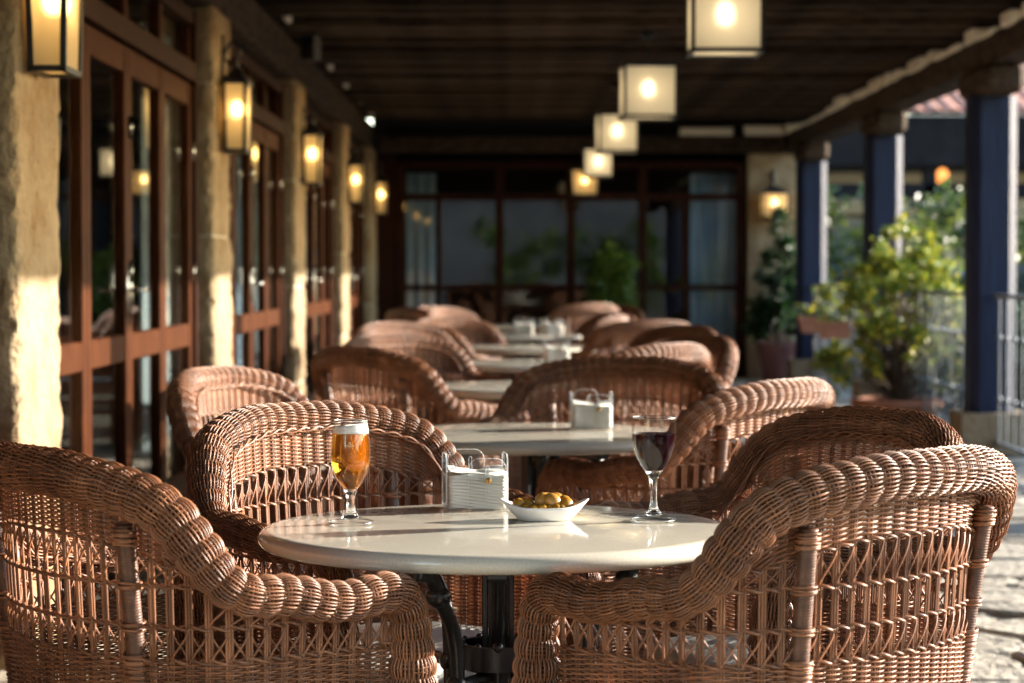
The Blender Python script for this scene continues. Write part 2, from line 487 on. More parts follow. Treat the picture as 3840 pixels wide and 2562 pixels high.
PIL = [(2.1, .62), (6.6, .62), (11.03, .66), (15.25, .70), (19.6, .75), (23.6, .9)]
CUTS = [[0, .7, 1.5, 2.42], [0, .34, 2.08, 2.42], [0, .55, 1.32, 2.05, 2.42], [0, .4, 1.05, 1.75, 2.42], [0, .6, 1.3, 2.42], [0, .8, 1.6, 2.42]]
PLAB = ['rough sandstone pillar beside the camera end of the left wall',
        'nearest large sandstone pillar at the left edge, lower half in sun',
        'second sandstone pillar along the glazed doors, with a hooked lantern',
        'third sandstone pillar along the left wall, lantern below its capital',
        'fourth sandstone pillar from the camera on the left wall',
        'last sandstone pillar of the left wall in the far corner']
for i, (y, w) in enumerate(PIL):
    e = empty('stone_pillar', (-1.65, y+w/2, 0), 0, PLAB[i], 'pillar', 'sandstone pillars between the doors')
    cz = CUTS[i]
    for k in range(len(cz)-1):
        dx = random.uniform(-.008, .008)
        rough_block('stone_block', -.25+dx, .25+dx, -w/2, w/2, cz[k]+.004, cz[k+1]-.004, M['sandstone'], e, seed=i*7+k*3.1, amp=.013, step=.03)
    mb = MB()
    for z in cz[1:-1]: mb.box(-.235, .232, -w/2+.015, w/2-.015, z-.02, z+.02)
    mb.build('mortar_joint', M['mortar'], e, smooth=False)

# ------------------------------------------------------------------ glazed doors between the pillars
def vbox(mb, x0, x1, y0, y1, z0, z1, b=.004): mb.box(x0, x1, y0, y1, z0, z1, b=b)
DX = -1.50          # outer face of the doors
def door_bay(y0, y1, label, open_ang, curtains):
    root = empty('glazed_doors', (DX, y0, 0), 0, label, 'doors', 'timber glazed door sets')
    L = y1-y0
    fr = MB()
    vbox(fr, -.10, .02, .005, .085, 0.02, 2.38); vbox(fr, -.10, .02, L-.085, L-.005, 0.02, 2.38)
    vbox(fr, -.09, .03, .086, L-.086, 2.04, 2.13); vbox(fr, -.09, .012, .086, L-.086, 2.315, 2.385)
    fr.build('door_frame', M['framewood'], root, smooth=False)
    inner = L-.18; w = inner/4
    for k in range(4):
        ya = .09+k*w
        lf = MB()
        st = .085
        vbox(lf, -.05, 0, .004, st, .03, 2.035); vbox(lf, -.05, 0, w-st, w-.004, .03, 2.035)
        for (za, zb) in ((.03, .22), (.80, .905), (1.93, 2.035)):
            vbox(lf, -.047, -.003, st, w-st, za, zb)
        leaf = lf.build('door_leaf', M['doorwood'], root, smooth=False)
        hinge_left = (k % 2 == 0)
        leaf.location = (0, ya, 0)
        a = open_ang[k]
        if a:
            leaf.rotation_euler = (0, 0, R(a))
        for (za, zb) in ((.22, .80), (.905, 1.93)):
            p = MB(); p.box(-.028, -.023, st-.005, w-st+.005, za-.005, zb+.005)
            p.build('glass_pane', M['pane'], leaf, smooth=False)
        for z in (.35, 1.15, 1.72):
            h = MB(); h.lathe([(0.0, -.045), (.008, -.045), (.008, .045), (0, .045)], 10, (.008, .0 if hinge_left else w, z))
            h.build('hinge', M['steel'], leaf)
        if k in (1, 2):
            h = MB(); h.box(.001, .006, (w-.06 if k == 1 else .03), (w-.03 if k == 1 else .06), .97, 1.17, b=.002)
            yy = w-.045 if k == 1 else .045
            h.tubes([(.006, yy, 1.08), (.045, yy, 1.08), (.05, yy+(-.05 if k == 1 else .05), 1.08), (.05, yy+(-.12 if k == 1 else .12), 1.075)], .008, 8)
            h.build('door_handle', M['steel'], leaf)
    for k in range(4):
        ya = .09+k*w
        t = MB()
        vbox(t, -.06, -.005, ya+.002, ya+.045, 2.135, 2.31); vbox(t, -.06, -.005, ya+w-.045, ya+w-.002, 2.135, 2.31)
        tr = t.build('transom_frame', M['doorwood'], root, smooth=False)
        p = MB(); p.box(-.035, -.03, ya+.04, ya+w-.04, 2.128, 2.318); p.build('glass_pane', M['pane'], tr, smooth=False)
    for (c0, c1, mname, lab) in curtains:
        curtain((DX-.115, y0+c0, 0), c1-c0, 2.25, M[mname], lab)
    return root

def curtain(loc, width, height, m, label, axis='y'):
    n = int(width/.012)+2
    t = np.linspace(0, width, n)
    ph = random.uniform(0, 6)
    wob = .022*np.sin(t*2*np.pi/.115+ph)+.010*np.sin(t*2*np.pi/.041+1.3*ph)
    V = []
    zs = [.03, .6, 1.2, 1.8, height]
    for z in zs:
        s = 1.0 if z > 1 else 1.15
        for a, b in zip(t, wob):
            V.append((b*s, a, z) if axis == 'y' else (a, b*s, z))
    Q = []
    for k in range(len(zs)-1):
        for i in range(n-1):
            Q.append((k*n+i, k*n+i+1, (k+1)*n+i+1, (k+1)*n+i))
    mb = MB(); mb.quads(V, Q)
    o = mb.build('curtain', m, loc=loc)
    sol = o.modifiers.new('thickness', 'SOLIDIFY'); sol.thickness = .004
    tag(o, label, 'curtain', 'long curtains behind the panes'); return o

BAYS = [(2.72, 6.60, (0, 0, 0, 0), []),
        (7.22, 11.03, (0, 0, 0, 0), [(2.95, 3.75, 'curtain', 'pale grey-green curtain gathered beside the second stone pillar'), (.55, .95, 'curtain', 'narrow pale curtain edge in the nearest door leaves')]),
        (11.69, 15.25, (0, 0, 0, 0), [(1.25, 2.15, 'curtain_blue', 'blue-grey curtain just past the second stone pillar'), (2.75, 3.5, 'curtain', 'pale curtain gathered beside the third stone pillar')]),
        (15.95, 19.60, (0, 0, 0, 0), []),
        (20.35, 23.60, (0, 0, 0, 0), [(.3, 1.4, 'curtain_blue', 'blue-grey curtain between the fourth and last stone pillars')])]
BLAB = ['reddish timber glazed doors nearest the camera, before the first lantern', 'reddish timber glazed doors between the first and second stone pillars',
        'reddish timber glazed doors between the second and third stone pillars', 'timber glazed doors with lever handles between third and fourth pillars',
        'timber glazed doors between the fourth and last pillars of the left wall']
for b, l in zip(BAYS, BLAB): door_bay(b[0], b[1], l, b[2], b[3])

# dark dining room behind the doors (left) and behind the end wall
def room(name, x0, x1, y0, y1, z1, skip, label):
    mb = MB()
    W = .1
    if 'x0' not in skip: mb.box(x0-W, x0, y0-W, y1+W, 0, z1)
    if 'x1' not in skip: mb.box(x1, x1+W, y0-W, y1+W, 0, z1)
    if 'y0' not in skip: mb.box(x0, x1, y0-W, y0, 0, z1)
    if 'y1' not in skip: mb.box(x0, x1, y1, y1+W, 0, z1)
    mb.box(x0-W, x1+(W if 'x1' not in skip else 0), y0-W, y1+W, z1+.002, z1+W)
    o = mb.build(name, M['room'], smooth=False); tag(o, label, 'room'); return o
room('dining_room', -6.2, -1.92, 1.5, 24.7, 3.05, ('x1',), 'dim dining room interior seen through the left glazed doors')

# timber lintel over the doors, one thing
lin = empty('timber_lintel', (-1.62, 0, 2.42), 0, 'dark timber lintel beam running over the stone pillars', 'beam')
mb = MB(); mb.box(-.26, .20, 1.5, 24.6, .004, .26, b=.015); mb.build('lintel_beam', M['beamwood'], lin, smooth=False)

# ------------------------------------------------------------------ porch roof
CZ_ = 2.70
roof = empty('porch_roof', (0, 0, CZ_), 0, 'dark timber porch ceiling of boards on close-set cross joists', 'roof')
YJ = []
y = -2.6
while y < 24.5:
    YJ.append(y); y += random.choice((.46, .52, .58, .7))
jm = MB(); jm.box(-1.86, 3.28, -.06, .06, .004, .12, b=.012); j0 = jm.build('joist', M['darkwood'], roof, smooth=False)
j0.location = (0, YJ[0], 0)
for yy in YJ[1:]:
    c = j0.copy(); COL.objects.link(c); c.parent = roof
    c.location = (0, yy+random.uniform(-.03, .03), random.uniform(-.004, .022)); c.scale = (1, random.uniform(.9, 1.7), 1); c.rotation_euler = (random.uniform(-.05, .05), random.uniform(-.004, .004), random.uniform(-.012, .012))
bmx = -1.88; b0 = None
while bmx < 3.40:
    if b0 is None:
        q = MB(); q.box(0, .205, -2.9, 24.75, 0, .025, b=.003); b0 = q.build('roof_board', M['darkwood'], roof, smooth=False); c = b0
    else:
        c = b0.copy(); COL.objects.link(c); c.parent = roof
    c.location = (bmx, 0, .130+random.uniform(0, .006)); bmx += .21
# pale plaster bed between the outer beam and the joists, in uneven blocks; a few patches over the lintel
y = 6.0
while y < 24.3:
    L_ = random.choice((.2, .26, .34, .45, .55)); h_ = random.choice((.04, .06, .085, .095, .1))
    q = MB(); q.box(2.925+random.uniform(-.02, .02), 3.12, y+.01, y+L_-.01, -.105, -.105+h_, b=.012); q.build('plaster_infill', M['plaster'], roof, smooth=False)
    y += L_+random.choice((.1, .2, .3, .4))
for k, yy in enumerate(YJ[:-1]):
    if yy < 9 or k % 3: continue
    q = MB(); q.box(-1.40, -1.36, .075, .30, .004, .10, b=.01); c = q.build('plaster_infill', M['plaster'], roof, smooth=False); c.location = (0, yy, 0)
# tiles of the eave (outer edge, one row seen from below)
em = MB()
for k in range(150):
    y0 = -2.8+k*.185
    a = np.linspace(0, np.pi, 7)
    pts0 = np.stack([np.full(7, 3.22), y0+.09+.085*np.cos(a), .19+.05*np.sin(a)], 1); pts1 = pts0+[.34, 0, -.05]
    V = np.vstack([pts0, pts1, pts0+[0, 0, .012], pts1+[0, 0, .012]])
    Q = [(i, i+1, 8+i, 7+i) for i in range(6)]+[(14+i, 21+i, 22+i, 15+i) for i in range(6)]+[(7+i, 8+i, 22+i, 21+i) for i in range(6)]
    em.quads(V, Q)
o = em.build('eave_tiles', M['rooftile'], roof); tag(o, kind='stuff')

fm = MB(); fm.box(3.405, 3.43, -2.85, 24.7, -.015, .128, b=.004); fm.build('fascia_board', M['beamwood'], roof, smooth=False)  # added board, stops sun leaking through the gap over the beam

# outer beam, hewn
bm_e = empty('eave_beam', (3.06, 0, 2.42), 0, 'rough-hewn timber beam carried by the dark blue posts', 'beam')
def hewn_beam(parent, y0, y1, w, z0, z1, axis='y'):
    from mathutils import noise
    ny = int((y1-y0)/.12); ring = 12
    V = []
    for i in range(ny+1):
        yy = y0+(y1-y0)*i/ny
        for k in range(ring):
            a = (k+.5)/ring*2*math.pi
            c, s = math.cos(a), math.sin(a)
            q = 1/max(abs(c), abs(s))**.85
            r = 1+.10*noise.noise(Vector((yy*1.7, c*1.2, s*1.2)))+.05*noise.noise(Vector((yy*6, c*3, s*3)))
            V.append((c*q*r*w/2, yy, (z0+z1)/2+s*q*r*(z1-z0)/2))
    Q = [(i*ring+k, i*ring+(k+1) % ring, (i+1)*ring+(k+1) % ring, (i+1)*ring+k) for i in range(ny) for k in range(ring)]
    mb = MB(); mb.quads(V, Q)
    mb.P += [list(range(ring))[::-1], [ny*ring+k for k in range(ring)]]
    return mb.build('beam_log', M['beamwood'], parent, smooth=True, auto=45)
hewn_beam(bm_e, -2.7, 24.6, .24, .0, .185)

# end beam over the far facade
eb = empty('end_beam', (0, 24.45, 2.40), 0, 'dark timber cross beam over the far glazed wall', 'beam')
mb = MB(); mb.box(-1.38, 2.93, -.1, .1, 0, .17, b=.02); mb.build('beam_log', M['beamwood'], eb, smooth=False)
for (x0, x1, h_) in ((1.80, 2.36, .085), (2.48, 2.9, .105)):
    q = MB(); q.box(x0, x1, -.09, .05, .172, .172+h_, b=.012); q.build('plaster_infill', M['plaster'], eb, smooth=False)

# ------------------------------------------------------------------ posts
def chamfer_post(mb, w, z0, z1, ch):
    h = w/2; pts = [(h, -h+ch), (h, h-ch), (h-ch, h), (-h+ch, h), (-h, h-ch), (-h, -h+ch), (-h+ch, -h), (h-ch, -h)]
    V = [(x, y, z0) for x, y in pts]+[(x, y, z1) for x, y in pts]
    P = [[k, (k+1) % 8, 8+(k+1) % 8, 8+k] for k in range(8)]+[list(range(8))[::-1], list(range(8, 16))]
    mb.polys(V, P)
POSTS = [6.75, 10.6, 14.55, 18.75, 23.2]
POL = ['dark blue timber post beside the near tables, beyond the right edge', 'dark blue timber post between second and third table rows, right of frame',
       'nearest dark blue timber post in view, by the right railing', 'dark blue timber post standing behind the yellow-green shrub',
       'far dark blue corner post beside the potted conifer']
for y, lab in zip(POSTS, POL):
    e = empty('timber_post', (3.03, y, 0), 0, lab, 'post', 'posts carrying the eave beam')
    mb = MB(); chamfer_post(mb, .29, .26, 2.24, .055); mb.build('post_shaft', M['bluewood'], e, smooth=False)
    mb = MB(); mb.box(-.13, .13, -.42, .42, 2.245, 2.425, b=.04); mb.build('corbel', M['beamwood'], e, smooth=False)
    rough_block('stone_base', -.22, .22, -.22, .22, .005, .265, M['sandstone'], e, seed=y, step=.07)

# ------------------------------------------------------------------ railing between the posts
def railing(y0, y1, label):
    e = empty('metal_railing', (3.03, y0, 0), 0, label, 'railing', 'metal railing panels between the posts')
    L = y1-y0
    mb = MB(); mb.box(-.022, .022, 0, L, .985, 1.01, b=.004); mb.build('top_rail', M['railmetal'], e, smooth=False)
    mb = MB(); mb.box(-.018, .018, 0, L, .075, .095, b=.003); mb.build('bottom_rail', M['railmetal'], e, smooth=False)
    n = int(L/.20); proto = None
    for k in range(n):
        yy = (k+.5)*L/n
        if proto is None:
            q = MB(); q.tubes([(0, 0, .096), (0, 0, .4), (0, 0, .7), (0, 0, .984)], .0078, 6)
            for zz in (.36, .74): q.lathe([(.0095, zz-.018), (.019, zz-.008), (.019, zz+.008), (.0095, zz+.018)], 8)
            proto = q.build('bar', M['railmetal'], e); c = proto
        else: c = proto.copy(); COL.objects.link(c); c.parent = e
        c.location = (0, yy, 0)
railing(10.78, 14.37, 'pale metal railing of upright bars at the far right edge')
railing(14.73, 18.57, 'pale metal railing behind the yellow-green shrub')
railing(18.93, 23.02, 'pale metal railing by the far corner post and hanging pots')

# ------------------------------------------------------------------ far glazed wall
FY = 24.62
fw = empty('glazed_wall', (0, FY, 0), 0, 'dark timber glazed end wall across the far end of the terrace', 'wall')
xs = [-1.16, -.10, .66, 1.42, 2.46]
for x in xs:
    mb = MB(); mb.box(x-.045, x+.045, -.05, .05, .02, 2.30, b=.006); mb.build('mullion', M['framewood'], fw, smooth=False)
for i in range(4):
    a, b = xs[i]+.047, xs[i+1]-.047
    mb = MB(); mb.box(a, b, -.04, .04, .94, 1.0, b=.005); mb.box(a, b, -.04, .04, 1.90, 1.97, b=.005); mb.box(a, b, -.045, .045, 2.235, 2.31, b=.005); mb.box(a, b, -.04, .04, .02, .14, b=.005)
    fr = mb.build('window_frame', M['framewood'], fw, smooth=False)
    for (z0, z1) in ((1.0, 1.9), (1.97, 2.235), (.14, .94)):
        q = MB(); q.box(a-.01, b+.01, -.004, .003, z0-.01, z1+.01); q.build('glass_pane', M['pane'], fr, smooth=False)
    if i in (0, 3):
        xm = a+.36 if i == 0 else a+.42
        q = MB(); q.box(xm-.03, xm+.03, -.03, .03, .14, 1.9, b=.004); q.build('window_stile', M['framewood'], fr, smooth=False)
q = MB(); q.box(-1.42, -1.21, -.04, .1, .0, 2.38, b=.01); q.build('end_panel', M['framewood'], fw, smooth=False)
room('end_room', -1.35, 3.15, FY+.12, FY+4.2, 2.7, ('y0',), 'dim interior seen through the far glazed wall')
curtain((1.95, FY+.25, .1), .5, 2.1, M['curtain_blue'], 'blue and white curtain at the right of the far glazed wall', 'x')
curtain((-1.1, FY+.25, .1), .32, 2.1, M['curtain_blue'], 'blue curtain at the left of the far glazed wall', 'x')
# corner pier of the end wall
e = empty('stone_pier', (2.83, FY+.02, 0), 0, 'plain ochre stone pier with a lit lantern at the far right corner', 'pillar')
for (a, b) in ((0.002, .62), (.624, 1.2), (1.204, 1.85), (1.854, 2.39)):
    rough_block('stone_block', -.30, .30, -.12, .3, a, b, M['sandstone'], e, amp=.006, seed=a*9, step=.09)

# ------------------------------------------------------------------ lanterns
def frame_bars(mb, x0, x1, y0, y1, z0, z1, xt, yt, t):
    """12 edge bars of a box whose lower end is narrowed by (xt, yt)"""
    lo = [(x0+xt, y0+yt), (x1-xt, y0+yt), (x1-xt, y1-yt), (x0+xt, y1-yt)]
    hi = [(x0, y0), (x1, y0), (x1, y1), (x0, y1)]
    def bar(a, b, h=t):
        a = np.array(a, float); b = np.array(b, float)
        d = (b-a)/np.linalg.norm(b-a)
        up = np.array([0, 0, 1.]) if abs(d[2]) < .7 else np.array([1., 0, 0])
        s = np.cross(d, up); s /= np.linalg.norm(s); u = np.cross(s, d)
        V = []
        for p in (a-d*t*.5, b+d*t*.5):
            for (i, j) in ((-1, -1), (1, -1), (1, 1), (-1, 1)): V.append(p+s*i*t/2+u*j*h/2)
        mb.polys(V, [(0, 1, 2, 3), (7, 6, 5, 4), (0, 4, 5, 1), (1, 5, 6, 2), (2, 6, 7, 3), (3, 7, 4, 0)])
    for k in range(4):
        bar((*lo[k], z0), (*hi[k], z1))
        bar((*lo[k], z0), (*lo[(k+1) % 4], z0)); bar((*hi[k], z1), (*hi[(k+1) % 4], z1))
    return lo, hi

def lantern_body(root, x0, x1, y0, y1, z0, z1, xt, yt, t, frost, bulb, bz, br):
    mb = MB(); lo, hi = frame_bars(mb, x0, x1, y0, y1, z0, z1, xt, yt, t)
    mb.build('lantern_frame', M['blackmetal'], root, smooth=False)
    for k in range(4):
        a, b = lo[k], lo[(k+1) % 4]; c, d = hi[(k+1) % 4], hi[k]
        q = MB(); V = [(*a, z0+t/2), (*b, z0+t/2), (*c, z1-t/2), (*d, z1-t/2)]
        q.quads(V, [(0, 1, 2, 3)])
        q.build('frosted_pane', frost, root, smooth=False)
    q = MB(); q.quads([(*lo[0], z0+.001), (*lo[3], z0+.001), (*lo[2], z0+.001), (*lo[1], z0+.001)], [(0, 1, 2, 3)]); q.build('bottom_pane', frost, root, smooth=False)
    q = MB(); cx, cy = (x0+x1)/2, (y0+y1)/2
    a = np.linspace(-np.pi/2, np.pi/2, 9)
    q.lathe([(max(1e-7, br*math.cos(t_)), bz+br*1.35*math.sin(t_)) for t_ in a], 12, (cx, cy, 0)); q.build('bulb', bulb, root)

def wall_lantern(loc, rz, label, w=.26, dp=.105, h=.33, off=.02):
    """mounted on a wall whose outward normal is local +x"""
    root = empty('wall_lantern', loc, rz, label, 'lantern', 'lit lanterns on the wall')
    lantern_body(root, off, off+dp, -w/2, w/2, 0, h, .006, .012, .017, M['frost_warm'], M['bulb_wall'], h*.62, .03)
    cx = off+dp/2
    mb = MB()
    V = [(off-.008, -w/2-.008, h+.009), (off+dp+.008, -w/2-.008, h+.009), (off+dp+.008, w/2+.008, h+.009), (off-.008, w/2+.008, h+.009), (cx-.015, -.02, h+.075), (cx+.015, -.02, h+.075), (cx+.015, .02, h+.075), (cx-.015, .02, h+.075)]
    mb.polys(V, [(0, 1, 5, 4), (1, 2, 6, 5), (2, 3, 7, 6), (3, 0, 4, 7), (4, 5, 6, 7), (3, 2, 1, 0)])
    mb.build('cap', M['blackmetal'], root, smooth=False)
    mb = MB()
    p = catmull([(.0, 0, h+.10), (.02, 0, h+.17), (.05, 0, h+.205), (cx, 0, h+.19), (cx+.012, 0, h+.15), (cx, 0, h+.115), (cx, 0, h+.07)], 6)
    mb.tubes(p, .008, 7)
    p = catmull([(.0, 0, h+.06), (.015, 0, h+.02), (.03, 0, h+.05), (.03, 0, h+.1), (.012, 0, h+.12)], 6); mb.tubes(p, .006, 7)
    mb.box(-.004, .008, -.022, .022, h+.02, h+.24, b=.003)
    mb.build('bracket', M['blackmetal'], root)
    return root
LZ = 1.738
WL = [(6.78, 'large wall lantern cut by the top left corner of the photo'), (11.33, 'lit wall lantern hung from a hook on the second stone pillar'),
      (15.65, 'lit wall lantern on the third stone pillar from the left edge'), (20.1, 'lit wall lantern on the fourth stone pillar, small and yellow'),
      (24.05, 'farthest lit wall lantern on the last pillar of the left wall')]
for y, lab in WL: wall_lantern((-1.40, y, LZ), 0, lab)
wall_lantern((2.80, FY-.115, 1.70), R(-90), 'lit lantern on the ochre pier above the potted conifer', w=.27, dp=.2, h=.27)
wall_lantern((.80, FY-.055, 1.95), R(-90), 'square yellow lantern fixed to the far glazed wall, lowest of the hanging row', w=.28, dp=.22, h=.26)

def pendant(loc, s, label, rz=0.0):
    root = empty('pendant_lantern', loc, rz, label, 'pendant lamp', 'square pendant lamps under the ceiling')
    h = s*.98
    lantern_body(root, -s/2, s/2, -s/2, s/2, 0, h, 0, 0, .019, M['frost_cream'], M['bulb_pend'], h*.56, .042)
    mb = MB(); zt = CZ_-loc[2]
    mb.box(-s/2-.005, s/2+.005, -s/2-.005, s/2+.005, h+.006, h+.02, b=.003)
    mb.build('top_plate', M['blackmetal'], root, smooth=False)
    mb = MB(); mb.tubes([(0, 0, h+.02), (0, 0, (h+zt)/2), (0, 0, zt-.02)], .007, 7); mb.lathe([(.0, zt-.03), (.05, zt-.03), (.05, zt+.01), (0, zt+.01)], 16)
    mb.build('rod', M['blackmetal'], root)
pendant((1.0, 10.75, 2.165), .318, 'largest square pendant lamp, cut by the top edge')
pendant((.905, 15.1, 2.152), .335, 'second square pendant lamp from the front, cream glass', R(3))
pendant((.90, 19.35, 2.145), .315, 'third square pendant lamp, middle of the hanging row', R(4))
pendant((.895, 23.2, 2.09), .285, 'farthest square pendant lamp, above the far glazed wall', R(-2))

# loudspeaker under the ceiling by the lintel
sp = empty('loudspeaker', (-1.30, 15.2, 2.53), R(-25), 'small black loudspeaker box mounted under the ceiling by the lintel', 'speaker')
mb = MB(); mb.box(-.055, .055, -.05, .05, 0, .16, b=.01); mb.build('cabinet', M['blackmetal'], sp, smooth=False)
mb = MB(); mb.lathe([(.04, 0), (.042, .004), (.03, .006), (.001, .002)], 20); g = mb.build('driver', M['wicker_core'], sp); g.rotation_euler = (R(90), 0, 0); g.location = (0, -.051, .06)
mb = MB(); mb.tubes([(0, .03, .155), (0, .05, .2)], .008, 6); mb.build('bracket', M['blackmetal'], sp)

# ------------------------------------------------------------------ wicker armchair
HW, FYY, BY, ZA, ZB, PX, PY, PZ, ZM, DY = .350, .195, -.272, .680, .862, .222, -.193, .757, .706, .004
RIGHT = [(HW-.02, FYY+.008, .035), (HW-.018, FYY+.012, .25), (HW-.015, FYY+.012, .5), (HW-.01, FYY+.002, ZA-.045), (HW, FYY-.036, ZA-.003), (HW+.005, FYY-.13, ZA-.008),
         (HW+.005, -.03+DY, ZA+.009), (HW-.006, -.12+DY, ZM), (PX+.060, BY+.078, ZB-.044), (.145, BY+.017, ZB-.005), (0, BY, ZB)]
RP = np.array(RIGHT); LP = RP[::-1][1:]*[-1, 1, 1]
ROLL, RLEN = resample(catmull(np.vstack([RP, LP]), 30), 2400)
ROLL_S = np.linspace(0, RLEN, 2400)

def transport(P):
    T = np.gradient(P, axis=0); T /= np.linalg.norm(T, axis=1, keepdims=True)
    N = np.zeros_like(P); n = np.array([0, 1., 0]); n -= T[0]*np.dot(n, T[0]); n /= np.linalg.norm(n); N[0] = n
    for i in range(1, len(P)):
        n = n-T[i]*np.dot(n, T[i]); n /= np.linalg.norm(n); N[i] = n
    return T, N, np.cross(T, N)
RT, RN, RB = transport(ROLL)
def roll_radius(s):
    """thicker on the back and on the front pillars, slimmer on the arm"""
    z = np.interp(s, ROLL_S, ROLL[:, 2])
    return .0262+.0060*sstep(z, .70, .77)-.0012*sstep(z, .80, .85)+.007*(1-sstep(z, .52, .645))

def chair():
    root = empty('wicker_armchair')
    pitch = .0300
    nb = int(round(RLEN/pitch)); pitch = RLEN/nb
    spp = 5
    s = np.linspace(0, RLEN, nb*spp+1)
    P = np.stack([np.interp(s, ROLL_S, ROLL[:, i]) for i in range(3)], 1)
    N = np.stack([np.interp(s, ROLL_S, RN[:, i]) for i in range(3)], 1)
    B = np.stack([np.interp(s, ROLL_S, RB[:, i]) for i in range(3)], 1)
    rr = roll_radius(s)
    ns = 68
    mb = MB(); paths = []; nrm = []
    for j in range(ns):
        a = 2*np.pi*(j+rng.uniform(-.14, .14))/ns
        ph = np.pi*(s/pitch)+np.pi*j
        w = np.sin(ph); w = np.sign(w)*np.abs(w)**.8
        r = rr+.0044*w+rng.uniform(-.0004, .0004)
        d = np.cos(a)*N+np.sin(a)*B
        wig = .0005*np.sin(s*23+rng.uniform(0, 6))
        paths.append(P+d*r[:, None]+np.cross(d, np.gradient(P, axis=0)/np.linalg.norm(np.gradient(P, axis=0), axis=1, keepdims=True))*wig[:, None]); nrm.append(d)
    mb.tubes(np.array(paths), .00150+rng.uniform(-.00022, .00018, ns), 5, np.array(nrm))
    tag(mb.build('rolled_rim', M['wicker'], root), kind='stuff')
    # transverse stakes under the weave
    mb = MB(); a = np.linspace(0, 2*np.pi, 19)
    for k in range(nb):
        for off in (-.22, 0, .22):
            sc = (k+.5+off)*pitch
            i = np.searchsorted(ROLL_S, min(sc, RLEN-1e-6)); i = min(i, len(ROLL)-1)
            r = float(roll_radius(sc))-.0012
            mb.tubes(ROLL[i]+r*(np.cos(a)[:, None]*RN[i]+np.sin(a)[:, None]*RB[i]), .0016, 4, np.cos(a)[:, None]*RN[i]+np.sin(a)[:, None]*RB[i])
    tag(mb.build('rim_stakes', M['wicker'], root), kind='stuff')
    mb = MB(); mb.tubes(P[::3], rr[::3]-.0070, 14, N[::3], cap=True)
    mb.build('rim_core', M['wicker_core'], root)

    # ruled shell under the roll, from right arm front round the back to left arm front
    top = np.where(ROLL[:, 2] > ZA-.030)[0]; i0, i1 = top[0]+20, top[-1]-20
    C = ROLL[i0:i1]
    tp = np.gradient(C[:, :2], axis=0); tp /= np.linalg.norm(tp, axis=1, keepdims=True)
    outw = np.stack([-tp[:, 1], tp[:, 0]], 1)
    zt = C[:, 2]; rad = roll_radius(ROLL_S[i0:i1])
    T2 = C[:, :2]-outw*(rad*.72)[:, None]
    B2 = np.stack([C[:, 0]*.86, np.where(C[:, 1] < 0, C[:, 1]*.74, C[:, 1]*.98)], 1)
    dl = np.concatenate([[0], np.cumsum(np.linalg.norm(np.diff(T2, axis=0), axis=1))]); UL = dl[-1]
    nst = int(round(UL/.030)); us = (np.arange(nst)+.5)*UL/nst; up = UL/nst
    def at(u, z):
        u = np.asarray(u, float); z = np.asarray(z, float)
        f = lambda A: np.interp(u, dl, A)
        t = (z-.06)/(f(zt)-.06)
        x = f(B2[:, 0])+(f(T2[:, 0])-f(B2[:, 0]))*t; y = f(B2[:, 1])+(f(T2[:, 1])-f(B2[:, 1]))*t
        n = np.stack([f(outw[:, 0]), f(outw[:, 1]), np.zeros_like(u)], -1); n /= np.linalg.norm(n, axis=-1, keepdims=True)
        return np.stack([x, y, z+0*u], -1), n
    ztop = lambda u: np.interp(u, dl, zt)
    rtop = lambda u: np.interp(u, dl, rad)
    band = lambda u: .088*sstep(ztop(u), .735, .835)
    Z1, Z2, Z3 = .705, .645, .592
    # vertical stakes: three canes side by side
    mb = MB()
    for u in us:
        z = np.linspace(.05, ztop(u)-.004, 26)
        p, n = at(np.full(26, u), z); t = np.cross(n, [0, 0, 1.])
        for off in (-.0042, 0, .0042): mb.tubes(p+t*off+n*rng.uniform(-.0008, .0008), .0020, 5, n)
    tag(mb.build('stakes', M['wicker'], root), kind='stuff')
    # crossing canes
    mb = MB()
    def cross(zlo, zhi, k):
        u = us[k]
        for sgn, noff in ((1, .0045), (-1, -.0045)):
            t = np.linspace(0, 1, 12)
            e = t*t*(3-2*t)
            uu = np.clip(u+sgn*(up*1.0*e), .002, UL-.002)
            z = zhi-(zhi-zlo)*t
            p, n = at(uu, z)
            mb.tubes(p+n*(noff*np.sin(np.pi*np.clip(t, .02, .98)))[:, None], .0017, 5, n)
    for k, u in enumerate(us):
        zh = ztop(u)-max(rtop(u)*.8, band(u))
        if zh-Z1 > .02: cross(Z1, zh, k)
        cross(Z3-.005, Z2, k)
        if Z1-.02 > zh > Z2+.02: cross(Z2, zh, k)
    tag(mb.build('crossed_canes', M['wicker'], root), kind='stuff')
    # twisted rows
    mb = MB()
    def twist(z0, ua, ub, amp=.0058):
        n_ = int((ub-ua)/up*8)+2; u = np.linspace(ua, ub, n_)
        for ph in (0, np.pi):
            p, n = at(u, np.full(n_, z0)); w = np.pi*u/up+ph
            p = p+n*(amp*np.cos(w))[:, None]; p[:, 2] += .0032*np.sin(w)
            mb.tubes(p, .0024, 5, n)
    hi = np.where(zt-rad > Z1+.004)[0]
    twist(Z1, dl[hi[0]], dl[hi[-1]]); twist(Z2, .004, UL-.004); twist(Z3+.004, .004, UL-.004)
    # edge of the inner band
    bb = np.where(.088*sstep(zt, .735, .835) > .02)[0]; ua, ub = dl[bb[0]], dl[bb[-1]]
    n_ = int((ub-ua)/up*8); u = np.linspace(ua, ub, n_)
    for ph in (0, np.pi):
        p, n = at(u, ztop(u)-band(u)-.003); w = np.pi*u/up+ph; p = p+n*(.0058*np.cos(w))[:, None]; p[:, 2] += .003*np.sin(w); mb.tubes(p, .0024, 5, n)
    # binding along the inside of the roll
    u = np.linspace(.01, UL-.01, 420)
